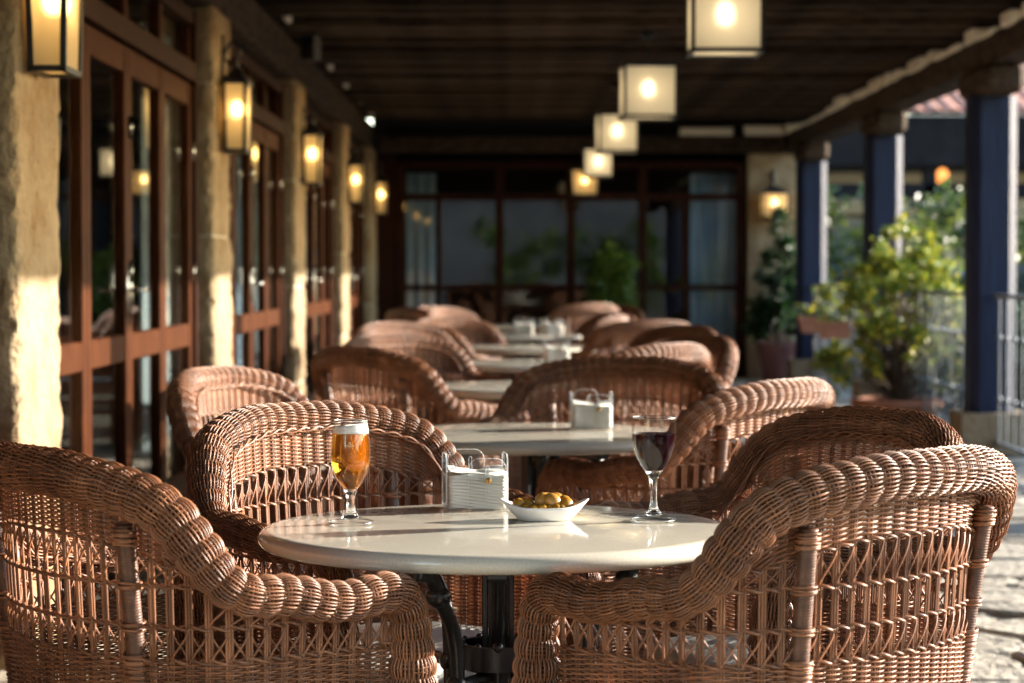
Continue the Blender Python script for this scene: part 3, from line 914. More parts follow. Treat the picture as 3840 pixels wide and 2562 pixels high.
    for ph in (0, np.pi):
        p, n = at(u, ztop(u)-rtop(u)*.55); w = np.pi*u/up*.8+ph; p = p-n*(rtop(u)*.62+.003*np.cos(w))[:, None]; p[:, 2] += .004*np.sin(w); mb.tubes(p, .0021, 5, n)
    tag(mb.build('twisted_rows', M['wicker'], root), kind='stuff')
    # dense weave: lower shell and inner band
    mb = MB()
    n_ = nst*5+1; u = np.linspace(.002, UL-.002, n_)
    rows = np.arange(.07, Z3, .0037); paths = []; nrm = []
    for k, z in enumerate(rows):
        p, n = at(u, np.full(n_, z)); w = np.cos(np.pi*(u/up-.5)+np.pi*k)
        paths.append(p+n*(.0044*np.sign(w)*np.abs(w)**.8)[:, None]); nrm.append(n)
    mb.tubes(np.array(paths), .00160, 4, np.array(nrm))
    tag(mb.build('woven_base', M['wicker'], root), kind='stuff')
    mb = MB()
    for k in range(23):
        d = .004+k*.0037
        ok = np.where(.088*sstep(zt, .735, .835) > d)[0]
        if len(ok) < 30: continue
        ua, ub = dl[ok[0]], dl[ok[-1]]; n_ = int((ub-ua)/up*6)+2; u = np.linspace(ua, ub, n_)
        p, n = at(u, ztop(u)-d); w = np.cos(np.pi*(u/up-.5)+np.pi*k)
        mb.tubes(p+n*(.0042*w)[:, None], .0018, 5, n)
    tag(mb.build('inner_band', M['wicker'], root), kind='stuff')
    # front apron
    mb = MB(); xa = HW-.05
    for k, z in enumerate(np.arange(.08, .385, .0042)):
        x = np.linspace(-xa, xa, 100); w = np.cos(np.pi*x/.03+np.pi*k)
        mb.tubes(np.stack([x, FYY-.01+.004*w, np.full(100, z)], 1), .0019, 4, np.tile([0, 1., 0], (100, 1)))
    for x in np.arange(-xa, xa, .03):
        mb.tubes([(x, FYY-.01, .06), (x, FYY-.01, .22), (x, FYY-.01, .39)], .003, 5)
    tag(mb.build('front_apron', M['wicker'], root), kind='stuff')
    # rear legs: wrapped canes
    for sg in (1, -1):
        z = np.arange(.0, .795, .0014)
        nz = len(z); t = (z-.0)/.79
        ax = np.stack([sg*(PX-.055+.055*t), PY+.095-.105*t, z], 1)
        rad_ = .0136+.0009*np.abs(np.sin(np.arange(nz)*np.pi/3))
        rad_ = rad_+np.where(z < .60, .0028, 0)
        mb = MB(); mb.tubes(ax+np.array([0, -.016, 0]), rad_, 12, np.tile([sg*.7, -.7, 0], (nz, 1)), cap=True)
        lg = mb.build('rear_leg', M['cane'], root)
        mb = MB(); a = np.linspace(0, 2*np.pi, 17)
        for zc in (Z1-.0042, Z1, Z1+.0042, Z2-.0042, Z2, Z2+.0042, *np.arange(.50, .602, .0042), *np.arange(.765, .79, .0042)):
            i_ = min(nz-1, int(zc/.0014)); c_ = ax[i_]+np.array([0, -.016, 0]); r_ = .0172 if zc > .61 else .0182
            ring = np.stack([np.cos(a), np.sin(a), 0*a], 1); mb.tubes(c_+ring*r_+np.stack([0*a, 0*a, .0012*np.sin(a+zc*900)], 1), .0021, 5, ring)
        tag(mb.build('binding', M['wicker'], lg), kind='stuff')
    for sg in (1, -1):
        mb = MB(); mb.lathe([(.022, .0), (.026, .006), (.026, .036), (.02, .04)], 14, (sg*(HW-.02), FYY+.008, 0)); mb.build('front_foot', M['cane'], root)
    # seat deck
    mb = MB()
    ny = 30
    us2 = np.linspace(.02, UL-.02, 40); p, n = at(us2, np.full(40, .385)); p = p-n*.006
    cen = np.array([0, 0, .385]); V = np.vstack([p, p-[0, 0, .018], [[0, 0, .385], [0, 0, .367]]])
    P = [[i, (i+1) % 40, 80] for i in range(40)]+[[40+(i+1) % 40, 40+i, 81] for i in range(40)]+[[i, 40+i, 40+(i+1) % 40, (i+1) % 40] for i in range(40)]
    mb.polys(V, P); mb.build('seat_deck', M['wicker_core'], root, smooth=False)
    return root

def cushion_mesh():
    mb = MB(); n = 48; prof = []
    for k in range(9):
        a = -np.pi/2+np.pi*k/8; prof.append((math.cos(a), math.sin(a)))
    V = []
    for (c, s_) in prof:
        for j in range(n):
            a = 2*np.pi*j/n
            q = (abs(math.cos(a))**3.2+abs(math.sin(a))**3.2)**(-1/3.2)
            rr = .80+.20*c
            V.append((.262*q*math.cos(a)*rr, -.01+.192*q*math.sin(a)*rr, .388+.036+.034*s_))
    Q = [(i*n+j, i*n+(j+1) % n, (i+1)*n+(j+1) % n, (i+1)*n+j) for i in range(8) for j in range(n)]
    b = mb.n; mb.quads(V, Q)
    V2 = []; P2 = []
    # softly domed top / flat bottom discs
    for lay, zz, dome in ((8, .388+.070, .014), (0, .388+.002, 0)):
        base = len(V2); rings = 5
        for r_ in range(rings+1):
            f = 1-r_/rings
            for j in range(n):
                a = 2*np.pi*j/n; q = (abs(math.cos(a))**3.2+abs(math.sin(a))**3.2)**(-1/3.2)
                wr = .003*math.sin(a*7+r_)*(1-f)*f*4 if dome else 0
                V2.append((.262*q*math.cos(a)*.80*f, -.01+.192*q*math.sin(a)*.80*f, zz+dome*(1-f*f)+wr))
        for r_ in range(rings):
            for j in range(n):
                f4 = [base+r_*n+j, base+r_*n+(j+1) % n, base+(r_+1)*n+(j+1) % n, base+(r_+1)*n+j]
                P2.append(f4 if lay == 8 else f4[::-1])
    mb.polys(V2, P2)
    return mb

C0 = chair()
cush0 = None
used = [False]
def put_chair(x, y, deg, label, cushion=None, sc=1.0):
    global cush0
    c = C0 if not used[0] else copy_tree(C0)
    used[0] = True
    c.location = (x, y, 0.0); c.rotation_euler = (0, 0, R(deg-90)); c.scale = (sc, sc, sc)
    tag(c, label, 'armchair', 'brown wicker armchairs round the tables')
    if cushion:
        if cush0 is None: cush0 = cushion_mesh().build('seat_cushion', M['fabric']); k = cush0
        else: k = cush0.copy(); COL.objects.link(k)
        k.location = (x, y, 0.0); k.rotation_euler = (0, 0, R(deg-90))
        tag(k, cushion, 'cushion', 'pale seat cushions')
    return c

# ------------------------------------------------------------------ tables
TT = .73
def table():
    root = empty('cafe_table')
    Rr, th = .40, .028
    prof = [(1e-6, TT)]
    prof += [(Rr-.022, TT)]
    for k in range(1, 10):
        a = np.pi/2-np.pi*k/9*.92
        prof.append((Rr-.020+.020*math.cos(a)*1.0, TT-.0155+.0155*math.sin(a)))
    prof += [(Rr-.02, TT-.031), (1e-6, TT-.031)]
    mb = MB(); mb.lathe(prof[::-1], 128); mb.build('table_top', M['stone_top'], root, smooth=True, auto=60)
    ir = M['iron']
    mb = MB(); mb.box(-.30, .30, -.018, .018, TT-.052, TT-.0315, b=.004); mb.box(-.018, .018, -.30, .30, TT-.0522, TT-.0317, b=.004); mb.build('top_bracket', ir, root, smooth=False)
    mb = MB()
    for (x, y) in ((-.028, .045), (.036, .045), (-.028, -.02), (.036, -.02)): pass
    mb.lathe([(.018, .06), (.0125, .08), (.0115, .40), (.0115, TT-.095), (.019, TT-.085), (.023, TT-.07), (.019, TT-.056), (.015, TT-.052)], 20, (0, -.02, 0))
    mb.build('column', ir, root)
    mb = MB()
    for x in (-.022, .022):
        q = MB(); q.box(x-.005, x+.005, -.002, .03, .06, TT-.053, b=.002); q.build('column_plate', ir, root, smooth=False)
    mb.box(-.0165, .0165, .02, .025, .06, TT-.053); mb.build('column_plate', ir, root, smooth=False)
    # ring shelf with beads
    mb = MB(); zr = .52
    mb.lathe([(.060, zr-.020), (.070, zr-.020), (.070, zr+.020), (.060, zr+.020), (.060, zr-.020)], 40, (.0, -.02, 0), cap0=False, cap1=False)
    mb.build('ring', ir, root, auto=40)
    for k in range(12):
        a = k/12*2*np.pi
        q = MB(); t = np.linspace(-np.pi/2, np.pi/2, 6); rb = .009 if k % 3 == 0 else .0055
        q.lathe([(max(1e-6, rb*math.cos(b_)), rb*math.sin(b_)) for b_ in t], 10, (.065*math.cos(a), -.02+.065*math.sin(a), zr+.020)); q.build('bead', ir, root)
    for k, a in enumerate((R(244), R(4), R(124))):
        c, s_ = math.cos(a), math.sin(a)
        p = catmull([(.29, TT-.045), (.24, TT-.058), (.205, TT-.10), (.165, .58), (.150, .50), (.15, .30), (.17, .15), (.25, .05), (.33, .02)], 7)
        mb = MB(); mb.tubes(np.stack([p[:, 0]*c, p[:, 0]*s_, p[:, 1]], 1), .0125, 9, cap=True)
        t = np.linspace(-np.pi/2, np.pi/2, 7)
        mb.lathe([(max(1e-6, .021*math.cos(b_)), .019*math.sin(b_)) for b_ in t], 12, (.215*c, .215*s_, TT-.09)); mb.lathe([(max(1e-6, .018*math.cos(b_)), .022*math.sin(b_)) for b_ in t], 12, (.152*c, .152*s_, .485))
        mb.tubes([(.33*c, .33*s_, .485), (.1*c, .1*s_, .485), (.02*c, .02*s_, .485)], .011, 8, cap=True)
        mb.build('scroll_leg', ir, root)
    mb = MB(); mb.lathe([(.05, .03), (.045, .07), (.02, .075)], 20, (0, 0, 0)); mb.build('foot_hub', ir, root)
    return root
TAB = [(-.018, 3.844), (.07, 6.08), (.065, 8.55), (.09, 10.7), (.10, 12.9), (.08, 15.2), (.06, 17.6)]
TLAB = ['round cream table in front carrying the beer, wine and olives', 'second round cream table, behind the front one, with a napkin holder',
        'third round cream table from the front, glint on its left edge', 'fourth round cream table from the front, half hidden by chairs',
        'fifth round cream table from the front, seen edge-on between chairs', 'sixth round cream table with white napkins standing on it', 'last round cream table at the far end of the row']
T0 = table()
for i, ((x, y), lab) in enumerate(zip(TAB, TLAB)):
    t = T0 if i == 0 else copy_tree(T0)
    t.location = (x, y, .022 if False else 0.0); t.rotation_euler = (0, 0, 0 if i == 0 else R(35*i))
    tag(t, lab, 'table', 'round cafe tables down the terrace')

# ------------------------------------------------------------------ chairs round the tables
put_chair(-.513, 3.614, 37.4, 'wicker armchair at lower left with its back to the camera', 'pale cushion on the lower left wicker armchair')
put_chair(.425, 3.562, 135.0, 'wicker armchair at lower right with its back to the camera', 'pale cushion on the lower right wicker armchair')
put_chair(-.226, 4.37, -41.5, 'wicker armchair behind the beer glass, its inside facing the camera', 'pale cushion under the front table behind its iron leg')
put_chair(.475, 4.235, 206, 'dark wicker armchair behind the lower right one, right of the wine', 'pale cushion showing through the lattice of the lower right armchair')
put_chair(.46, 5.70, 143, 'wicker armchair at the right of the second table, sunlit back')
put_chair(-.56, 6.12, -22, 'wicker armchair by the glazed doors, its inside brightly sunlit')
put_chair(.27, 6.74, 252, 'wicker armchair facing the camera behind the second table napkin holder')
put_chair(-.33, 8.02, 40, 'wicker armchair left of the third table, dark sweeping arm')
put_chair(-.31, 9.35, -45, 'wicker armchair behind the third table, pale inside, left of centre')
put_chair(.38, 8.42, 140, 'wicker armchair right of the third table with a pale sunlit rolled top')
put_chair(.56, 9.15, 205, 'wicker armchair at the right end behind the third table, dark inside')
for k, (tx, ty, nm) in enumerate([(*TAB[3], 'fourth'), (*TAB[4], 'fifth'), (*TAB[5], 'sixth'), (*TAB[6], 'last')]):
    j = lambda a: random.uniform(-a, a)
    put_chair(tx-.50+j(.10), ty-.25+j(.12), 36+j(24), 'wicker armchair at the near left of the %s table' % nm, None, random.uniform(.96, 1.03))
    put_chair(tx+.46+j(.10), ty-.28+j(.12), 140+j(24), 'wicker armchair at the near right of the %s table' % nm, None, random.uniform(.96, 1.03))
    put_chair(tx-.38+j(.10), ty+.48+j(.12), -48+j(24), 'wicker armchair at the far left of the %s table' % nm, None, random.uniform(.96, 1.03))
    if k != 1: put_chair(tx+.52+j(.12), ty+.42+j(.12), 212+j(24), 'wicker armchair at the far right of the %s table' % nm, None, random.uniform(.96, 1.03))

# ------------------------------------------------------------------ wine glass
def sph(n0, n1, n): return np.linspace(n0, n1, n)
def wine_glass(loc):
    root = empty('wine_glass', loc, 0, 'stemmed glass of red wine on the right of the front table', 'wine glass')
    # solid stem and foot
    mb = MB(); mb.lathe([(.0172, .0124), (.028, .0078), (.037, .005), (.0385, .0035), (.0375, .0018), (.034, .0012)], 64, cap0=False, cap1=False); mb.build('foot', M['bowlglass'], root)
    t = np.linspace(0, 2*np.pi, 65); mb = MB(); mb.tubes(np.stack([.0380*np.cos(t), .0380*np.sin(t), np.full(65, .0030)], 1), .0011, 6, np.stack([np.cos(t), np.sin(t), 0*t], 1)); mb.build('foot_rim', M['glass'], root)
    prof = [(1e-6, .0080), (.009, .0085), (.0165, .0118), (.017, .0125), (.0105, .0175), (.0078, .0225), (.0062, .030), (.0054, .042), (.0056, .055), (.0068, .067), (.0092, .0755), (.0125, .0815), (.0158, .0862), (.0150, .0872), (.0095, .0858), (1e-6, .0853)]
    mb = MB(); mb.lathe(prof, 48); mb.build('stem', M['glass'], root)
    out = [(.0160, .0865), (.0215, .0945), (.0270, .1045), (.0315, .1150), (.0348, .1265), (.0368, .1390), (.0376, .1510), (.0374, .1630), (.0367, .1765)]
    out = catmull([(a, 0, b) for a, b in out], 5)[:, [0, 2]]
    inn = out.copy(); inn[:, 0] -= .0011
    ring = np.vstack([out, [[out[-1, 0]-.00055, out[-1, 1]+.0007]], inn[::-1]])
    mb = MB(); mb.lathe(ring, 64, cap0=False, cap1=False); mb.build('bowl', M['bowlglass'], root)
    t = np.linspace(0, 2*np.pi, 65); mb = MB()
    mb.tubes(np.stack([.0362*np.cos(t), .0362*np.sin(t), np.full(65, .1768)], 1), .0008, 6, np.stack([np.cos(t), np.sin(t), 0*t], 1)); mb.build('rim', M['glass'], root)
    lv = .1490
    liq = [(1e-6, .0862)]+[(r-.00135, z) for r, z in out if z < lv]+[(np.interp(lv, out[:, 1], out[:, 0])-.00135, lv), (np.interp(lv, out[:, 1], out[:, 0])-.0028, lv-.0008), (1e-6, lv-.0008)]
    m, nt, b = newmat('red_wine')
    b.inputs['Base Color'].default_value = (.010, .0006, .0018, 1); b.inputs['Roughness'].default_value = .02; b.inputs['IOR'].default_value = 1.36
    b.inputs['Transmission Weight'].default_value = 0; b.inputs['Specular IOR Level'].default_value = .28; b.inputs['Coat Weight'].default_value = 0; b.inputs['Coat Roughness'].default_value = .01
    mb = MB(); mb.lathe(liq, 64); mb.build('wine', m, root)
    return root
wine_glass((.2465, 3.925, TT+.0005))

def beer_glass(loc):
    root = empty('beer_glass', loc, 0, 'stemmed glass of amber beer with white foam on the front table', 'beer glass')
    mb = MB(); mb.lathe([(.0166, .0105), (.028, .0075), (.037, .0048), (.0385, .0034), (.0375, .0018), (.034, .0012)], 64, cap0=False, cap1=False); mb.build('foot', M['bowlglass'], root)
    t = np.linspace(0, 2*np.pi, 65); mb = MB(); mb.tubes(np.stack([.0380*np.cos(t), .0380*np.sin(t), np.full(65, .0030)], 1), .0011, 6, np.stack([np.cos(t), np.sin(t), 0*t], 1)); mb.build('foot_rim', M['glass'], root)
    prof = [(1e-6, .0070), (.009, .0075), (.016, .0098), (.0165, .0105), (.0125, .0135), (.0118, .0165), (.0092, .0192), (.0082, .0225), (.0074, .031), (.0070, .040), (.0078, .0475), (.0098, .0535), (.0125, .0585), (.0118, .0595), (.008, .0585), (1e-6, .058)]
    mb = MB(); mb.lathe(prof, 48); mb.build('stem', M['glass'], root)
    out = catmull([(a, 0, b) for a, b in [(.0128, .059), (.0185, .066), (.0245, .0755), (.0295, .0865), (.0326, .0980), (.0340, .1100), (.0339, .1240), (.0330, .1390), (.0317, .1540), (.0302, .1660), (.0289, .1745)]], 5)[:, [0, 2]]
    inn = out.copy(); inn[:, 0] -= .0011
    ring = np.vstack([out, [[out[-1, 0]-.00055, out[-1, 1]+.0007]], inn[::-1]])
    mb = MB(); mb.lathe(ring, 64, cap0=False, cap1=False); mb.build('bowl', M['bowlglass'], root)
    t = np.linspace(0, 2*np.pi, 65); mb = MB()
    mb.tubes(np.stack([.0284*np.cos(t), .0284*np.sin(t), np.full(65, .1748)], 1), .0008, 6, np.stack([np.cos(t), np.sin(t), 0*t], 1)); mb.build('rim', M['glass'], root)
    lv = .1530; ro = lambda z: np.interp(z, out[:, 1], out[:, 0])-.00135
    liq = [(1e-6, .0592)]+[(r-.00135, z) for r, z in out if z < lv]+[(ro(lv), lv), (1e-6, lv)]
    # beer: clear amber with a little scattering haze
    m, nt, b = newmat('beer'); L = nt.links.new; out_n = nt.nodes['Material Output']
    b.inputs['Base Color'].default_value = (.95, .44, .045, 1); b.inputs['Transmission Weight'].default_value = 1; b.inputs['Roughness'].default_value = .0; b.inputs['IOR'].default_value = 1.33
    tr = nt.nodes.new('ShaderNodeBsdfTranslucent'); tr.inputs[0].default_value = (.85, .38, .04, 1)
    mx = nt.nodes.new('ShaderNodeMixShader'); mx.inputs[0].default_value = .11
    L(b.outputs[0], mx.inputs[1]); L(tr.outputs[0], mx.inputs[2]); L(mx.outputs[0], out_n.inputs[0])
    mb = MB(); mb.lathe(liq, 64); mb.build('beer', m, root)
    # foam with a dipped, uneven top
    n = 64; V = []; zz = [lv+.0003, lv+.004, lv+.009, lv+.0135]
    for k, z in enumerate(zz):
        for j in range(n):
            a = 2*np.pi*j/n; zq = z+(.0026*math.sin(a*1+2.2)+.0009*math.sin(a*5) if k == 3 else 0)
            r = ro(zq)-.0001; V.append((r*math.cos(a), r*math.sin(a), zq))
    for rr_ in (.75, .4):
        for j in range(n):
            a = 2*np.pi*j/n; V.append((ro(lv+.013)*rr_*math.cos(a), ro(lv+.013)*rr_*math.sin(a), lv+.0115+.0008*math.sin(a*4+rr_*9)))
    V.append((0, 0, lv+.0112))
    Q = [(i*n+j, i*n+(j+1) % n, (i+1)*n+(j+1) % n, (i+1)*n+j) for i in range(5) for j in range(n)]
    mb = MB(); b0 = mb.n; mb.quads(V, Q); mb.P += [[5*n+j, 5*n+(j+1) % n, 6*n] for j in range(n)]+[list(range(n))[::-1]]
    mb.build('foam', mat('foam', (.88, .84, .76), .8, (.92, .88, .82), scale=300, bump=.3, bscale=900, bdist=.0005), root)
    # small printed emblem: open crown of two strokes, base bar and dots
    mb = MB()
    def onglass(u, z):     # u: arc offset in metres from the camera-facing line
        r = np.interp(z, out[:, 1], out[:, 0])+.00025; a = -np.pi/2+u/r+.03
        return np.array([r*np.cos(a), r*np.sin(a), z])
    zc = .1355
    def stroke(p, q, w=.00042):
        t = np.linspace(0, 1, 8); mb.tubes(np.array([onglass(p[0]+(q[0]-p[0])*k, zc+p[1]+(q[1]-p[1])*k) for k in t]), w, 5)
    stroke((-.0055, -.0022), (0, .0020)); stroke((0, .0020), (.0055, -.0022)); stroke((-.0048, -.0032), (.0048, -.0032), .0003)
    for (u, z, r_) in ((0, .0037, .0011), (-.0069, -.0012, .0010), (.0069, -.0012, .0010), (0, -.0024, .0014)):
        c = onglass(u, zc+z); nrm = np.array([c[0], c[1], 0]); nrm /= np.linalg.norm(nrm); tt = np.array([-nrm[1], nrm[0], 0])
        V = [c+nrm*.0002]+[c+nrm*.0001+r_*(math.cos(a)*tt+math.sin(a)*np.array([0, 0, 1.])) for a in np.linspace(0, 2*np.pi, 12, endpoint=False)]
        mb.polys(V, [[0, 1+k, 1+(k+1) % 12] for k in range(12)])
    mb.build('emblem', M['print'], root)
    # paper coaster-like wet ring is not there; only the glass
    return root
beer_glass((-.2665, 3.882, TT+.0005))

# ------------------------------------------------------------------ olive dish
DISH = (.0605, 3.945, TT+.0005)
def dish(loc, rz):
    root = empty('olive_dish', loc, rz, 'small white boat-shaped ceramic dish holding green olives', 'dish')
    n = 72; rows = []
    def ring(k, off=0.0):
        # k 0 = foot, 1 = rim ; boat shape: ears on +-x drawn out and up
        pts = []
        for j in range(n):
            a = 2*np.pi*j/n; c, s_ = math.cos(a), math.sin(a)
            ear = max(0, abs(c))**6
            rx = .043+(.060-.043)*k**.8+ear*.017*k**1.5; ry = .030+(.043-.030)*k**.8
            z = .0225*k+ear*.0135*k**2.2
            pts.append(((rx-off)*c, (ry-off)*s_, z))
        return pts
    ks = [0, .12, .3, .5, .7, .85, 1.0]
    V = []
    for k in ks: V += ring(k)
    top = ring(1.0, .0016); V += [(x, y, z+.0008) for x, y, z in top]
    for k in ks[::-1][1:]:
        V += [(x, y, z+.0018) for x, y, z in ring(k, .0032)]
    m = len(V)//n
    Q = [(i*n+j, i*n+(j+1) % n, (i+1)*n+(j+1) % n, (i+1)*n+j) for i in range(m-1) for j in range(n)]
    mb = MB(); mb.quads(V, Q); mb.P += [list(range(n))[::-1], [(m-1)*n+j for j in range(n)]]
    mb.build('bowl', M['white_ceramic'], root)
    mb = MB(); mb.lathe([(.040, -.0003), (.041, .0012), (.037, .0012), (.037, -.0003), (.040, -.0003)], 48, sy=.7, cap0=False, cap1=False); mb.build('foot_ring', M['white_ceramic'], root)
    return root
dish(DISH, 0)
OM = [mat('olive_a', (.30, .135, .012), .32, (.42, .205, .026), scale=45, objrand=.25, bump=.06, bscale=300, bdist=.001),
      mat('olive_b', (.40, .19, .035), .3, (.50, .26, .06), scale=45, objrand=.12, bump=.06, bscale=300, bdist=.001)]
# olives: (x, y, z, rx, scale, tint) relative to the dish
OL = [(-.047, -.006, .0225, .0098, 0, 'olive at the left end of the dish'), (-.031, .006, .0220, .0104, 0, 'olive second from the left, half shaded'),
      (-.034, -.019, .0165, .0085, 0, 'low olive at the front left of the dish'), (-.019, -.023, .0150, .0085, 0, 'low front olive beside the front left one'),
      (-.014, -.002, .0165, .0080, 0, 'dark olive sunk between the left and middle olives'), (-.0035, -.001, .0300, .0108, 1, 'rosy pitted olive on top of the middle pile'),
      (.005, .014, .0312, .0095, 1, 'pale rosy olive behind the top of the pile'), (.014, -.009, .0290, .0120, 1, 'largest orange olive on top of the pile'),
      (.022, .012, .0300, .0106, 0, 'olive behind the largest one, at the top right'), (.035, .008, .0262, .0100, 0, 'olive at the upper right of the dish'),
      (.039, -.006, .0225, .0108, 0, 'round olive at the right end of the dish'), (-.004, -.024, .0150, .0088, 0, 'low olive at the front centre of the dish'),
      (.008, -.026, .0140, .0080, 0, 'smallest front olive, just right of centre'), (.020, -.022, .0155, .0085, 0, 'low shaded olive at the front right'),
      (.030, -.020, .0150, .0082, 0, 'low olive under the round right-end olive'), (.006, .004, .0165, .0090, 0, 'hidden dark olive under the top of the pile'),
      (-.022, .014, .0150, .0085, 0, 'olive at the back left of the dish'), (.024, -.001, .0160, .0088, 0, 'olive wedged under the largest orange one')]
a9 = np.linspace(-np.pi/2, np.pi/2, 11)
proto_o = []
for k in range(2):
    mb = MB(); pr = [(max(1e-6, math.cos(t)), math.sin(t)*1.16) for t in a9]
    pr[-1] = (1e-6, 1.10); mb.lathe(pr, 18); proto_o.append(mb.build('olive', OM[k]))
usedo = [False, False]
for (x, y, z, r_, k, lab) in OL:
    o = proto_o[k] if not usedo[k] else proto_o[k].copy()
    if usedo[k]: COL.objects.link(o)
    usedo[k] = True
    r_ *= 1.17; o.location = (DISH[0]+x*.94, DISH[1]+y*.92, DISH[2]+z+.0035); o.scale = (r_, r_, r_)
    o.rotation_euler = (random.uniform(.6, 2.2), random.uniform(-.6, .6), random.uniform(0, 3))
    tag(o, lab, 'olive', 'olives in the white dish')

# ------------------------------------------------------------------ napkin holders
AED = None
def acrylic_sheet(root, name, outline, M4, th=.0022, hole=None):
    """outline in local (u,v); extruded by th; big faces clear, edges whitish"""
    global AED
    if AED is None:
        m, nt, b = newmat('acrylic_edge')
        b.inputs['Base Color'].default_value = (.90, .92, .92, 1); b.inputs['Roughness'].default_value = .2; b.inputs['Transmission Weight'].default_value = .1; b.inputs['IOR'].default_value = 1.3
        AED = m
    n = len(outline); me = bpy.data.meshes.new(name)
    V = [M4 @ Vector((u, v, 0)) for u, v in outline]+[M4 @ Vector((u, v, th)) for u, v in outline]
    P = [list(range(n))[::-1], list(range(n, 2*n))]+[[k, (k+1) % n, n+(k+1) % n, n+k] for k in range(n)]
    mi = [0, 0]+[1]*n
    if hole:
        b = len(V); h = len(hole)
        V += [M4 @ Vector((u, v, -.0001)) for u, v in hole]+[M4 @ Vector((u, v, th+.0001)) for u, v in hole]
        for k in range(h):
            P.append([b+k, b+(k+1) % h, b+h+(k+1) % h, b+h+k]); mi.append(1)
    for ol in [outline]+([hole] if hole else []):
        loop = np.array([M4 @ Vector((u, v, -.0002)) for u, v in ol]+[M4 @ Vector((*ol[0], -.0002))])
        T = MB(); T.tubes(resample(loop, 90)[0], .00048, 5); tv = np.concatenate(T.V); b = len(V)  # whitish tube added along the outline, paints the bright edge line
        V += [Vector(v) for v in tv]
        for q in np.concatenate(T.Q): P.append([int(i)+b for i in q]); mi.append(1)
    me.from_pydata([tuple(v) for v in V], [], P); me.materials.append(M['acrylic']); me.materials.append(AED)
    me.polygons.foreach_set('material_index', mi); me.update()
    o = bpy.data.objects.new(name, me); COL.objects.link(o); o.parent = root; return o

def arch(w, h, r, n=7):
    pts = [(-w/2, 0), (w/2, 0)]
    for k in range(n): a = np.pi/2*k/(n-1); pts.append((w/2-r+r*math.cos(a), h-r+r*math.sin(a)))
    for k in range(n): a = np.pi/2+np.pi/2*k/(n-1); pts.append((-w/2+r+r*math.cos(a), h-r+r*math.sin(a)))
    return pts
def slot(u0, v0, v1, r, n=6):
    pts = []
    for k in range(n): a = np.pi*k/(n-1); pts.append((u0+r*math.cos(a), v1+r*math.sin(a)))
    return pts+[(u0-r, v0), (u0+r, v0)]

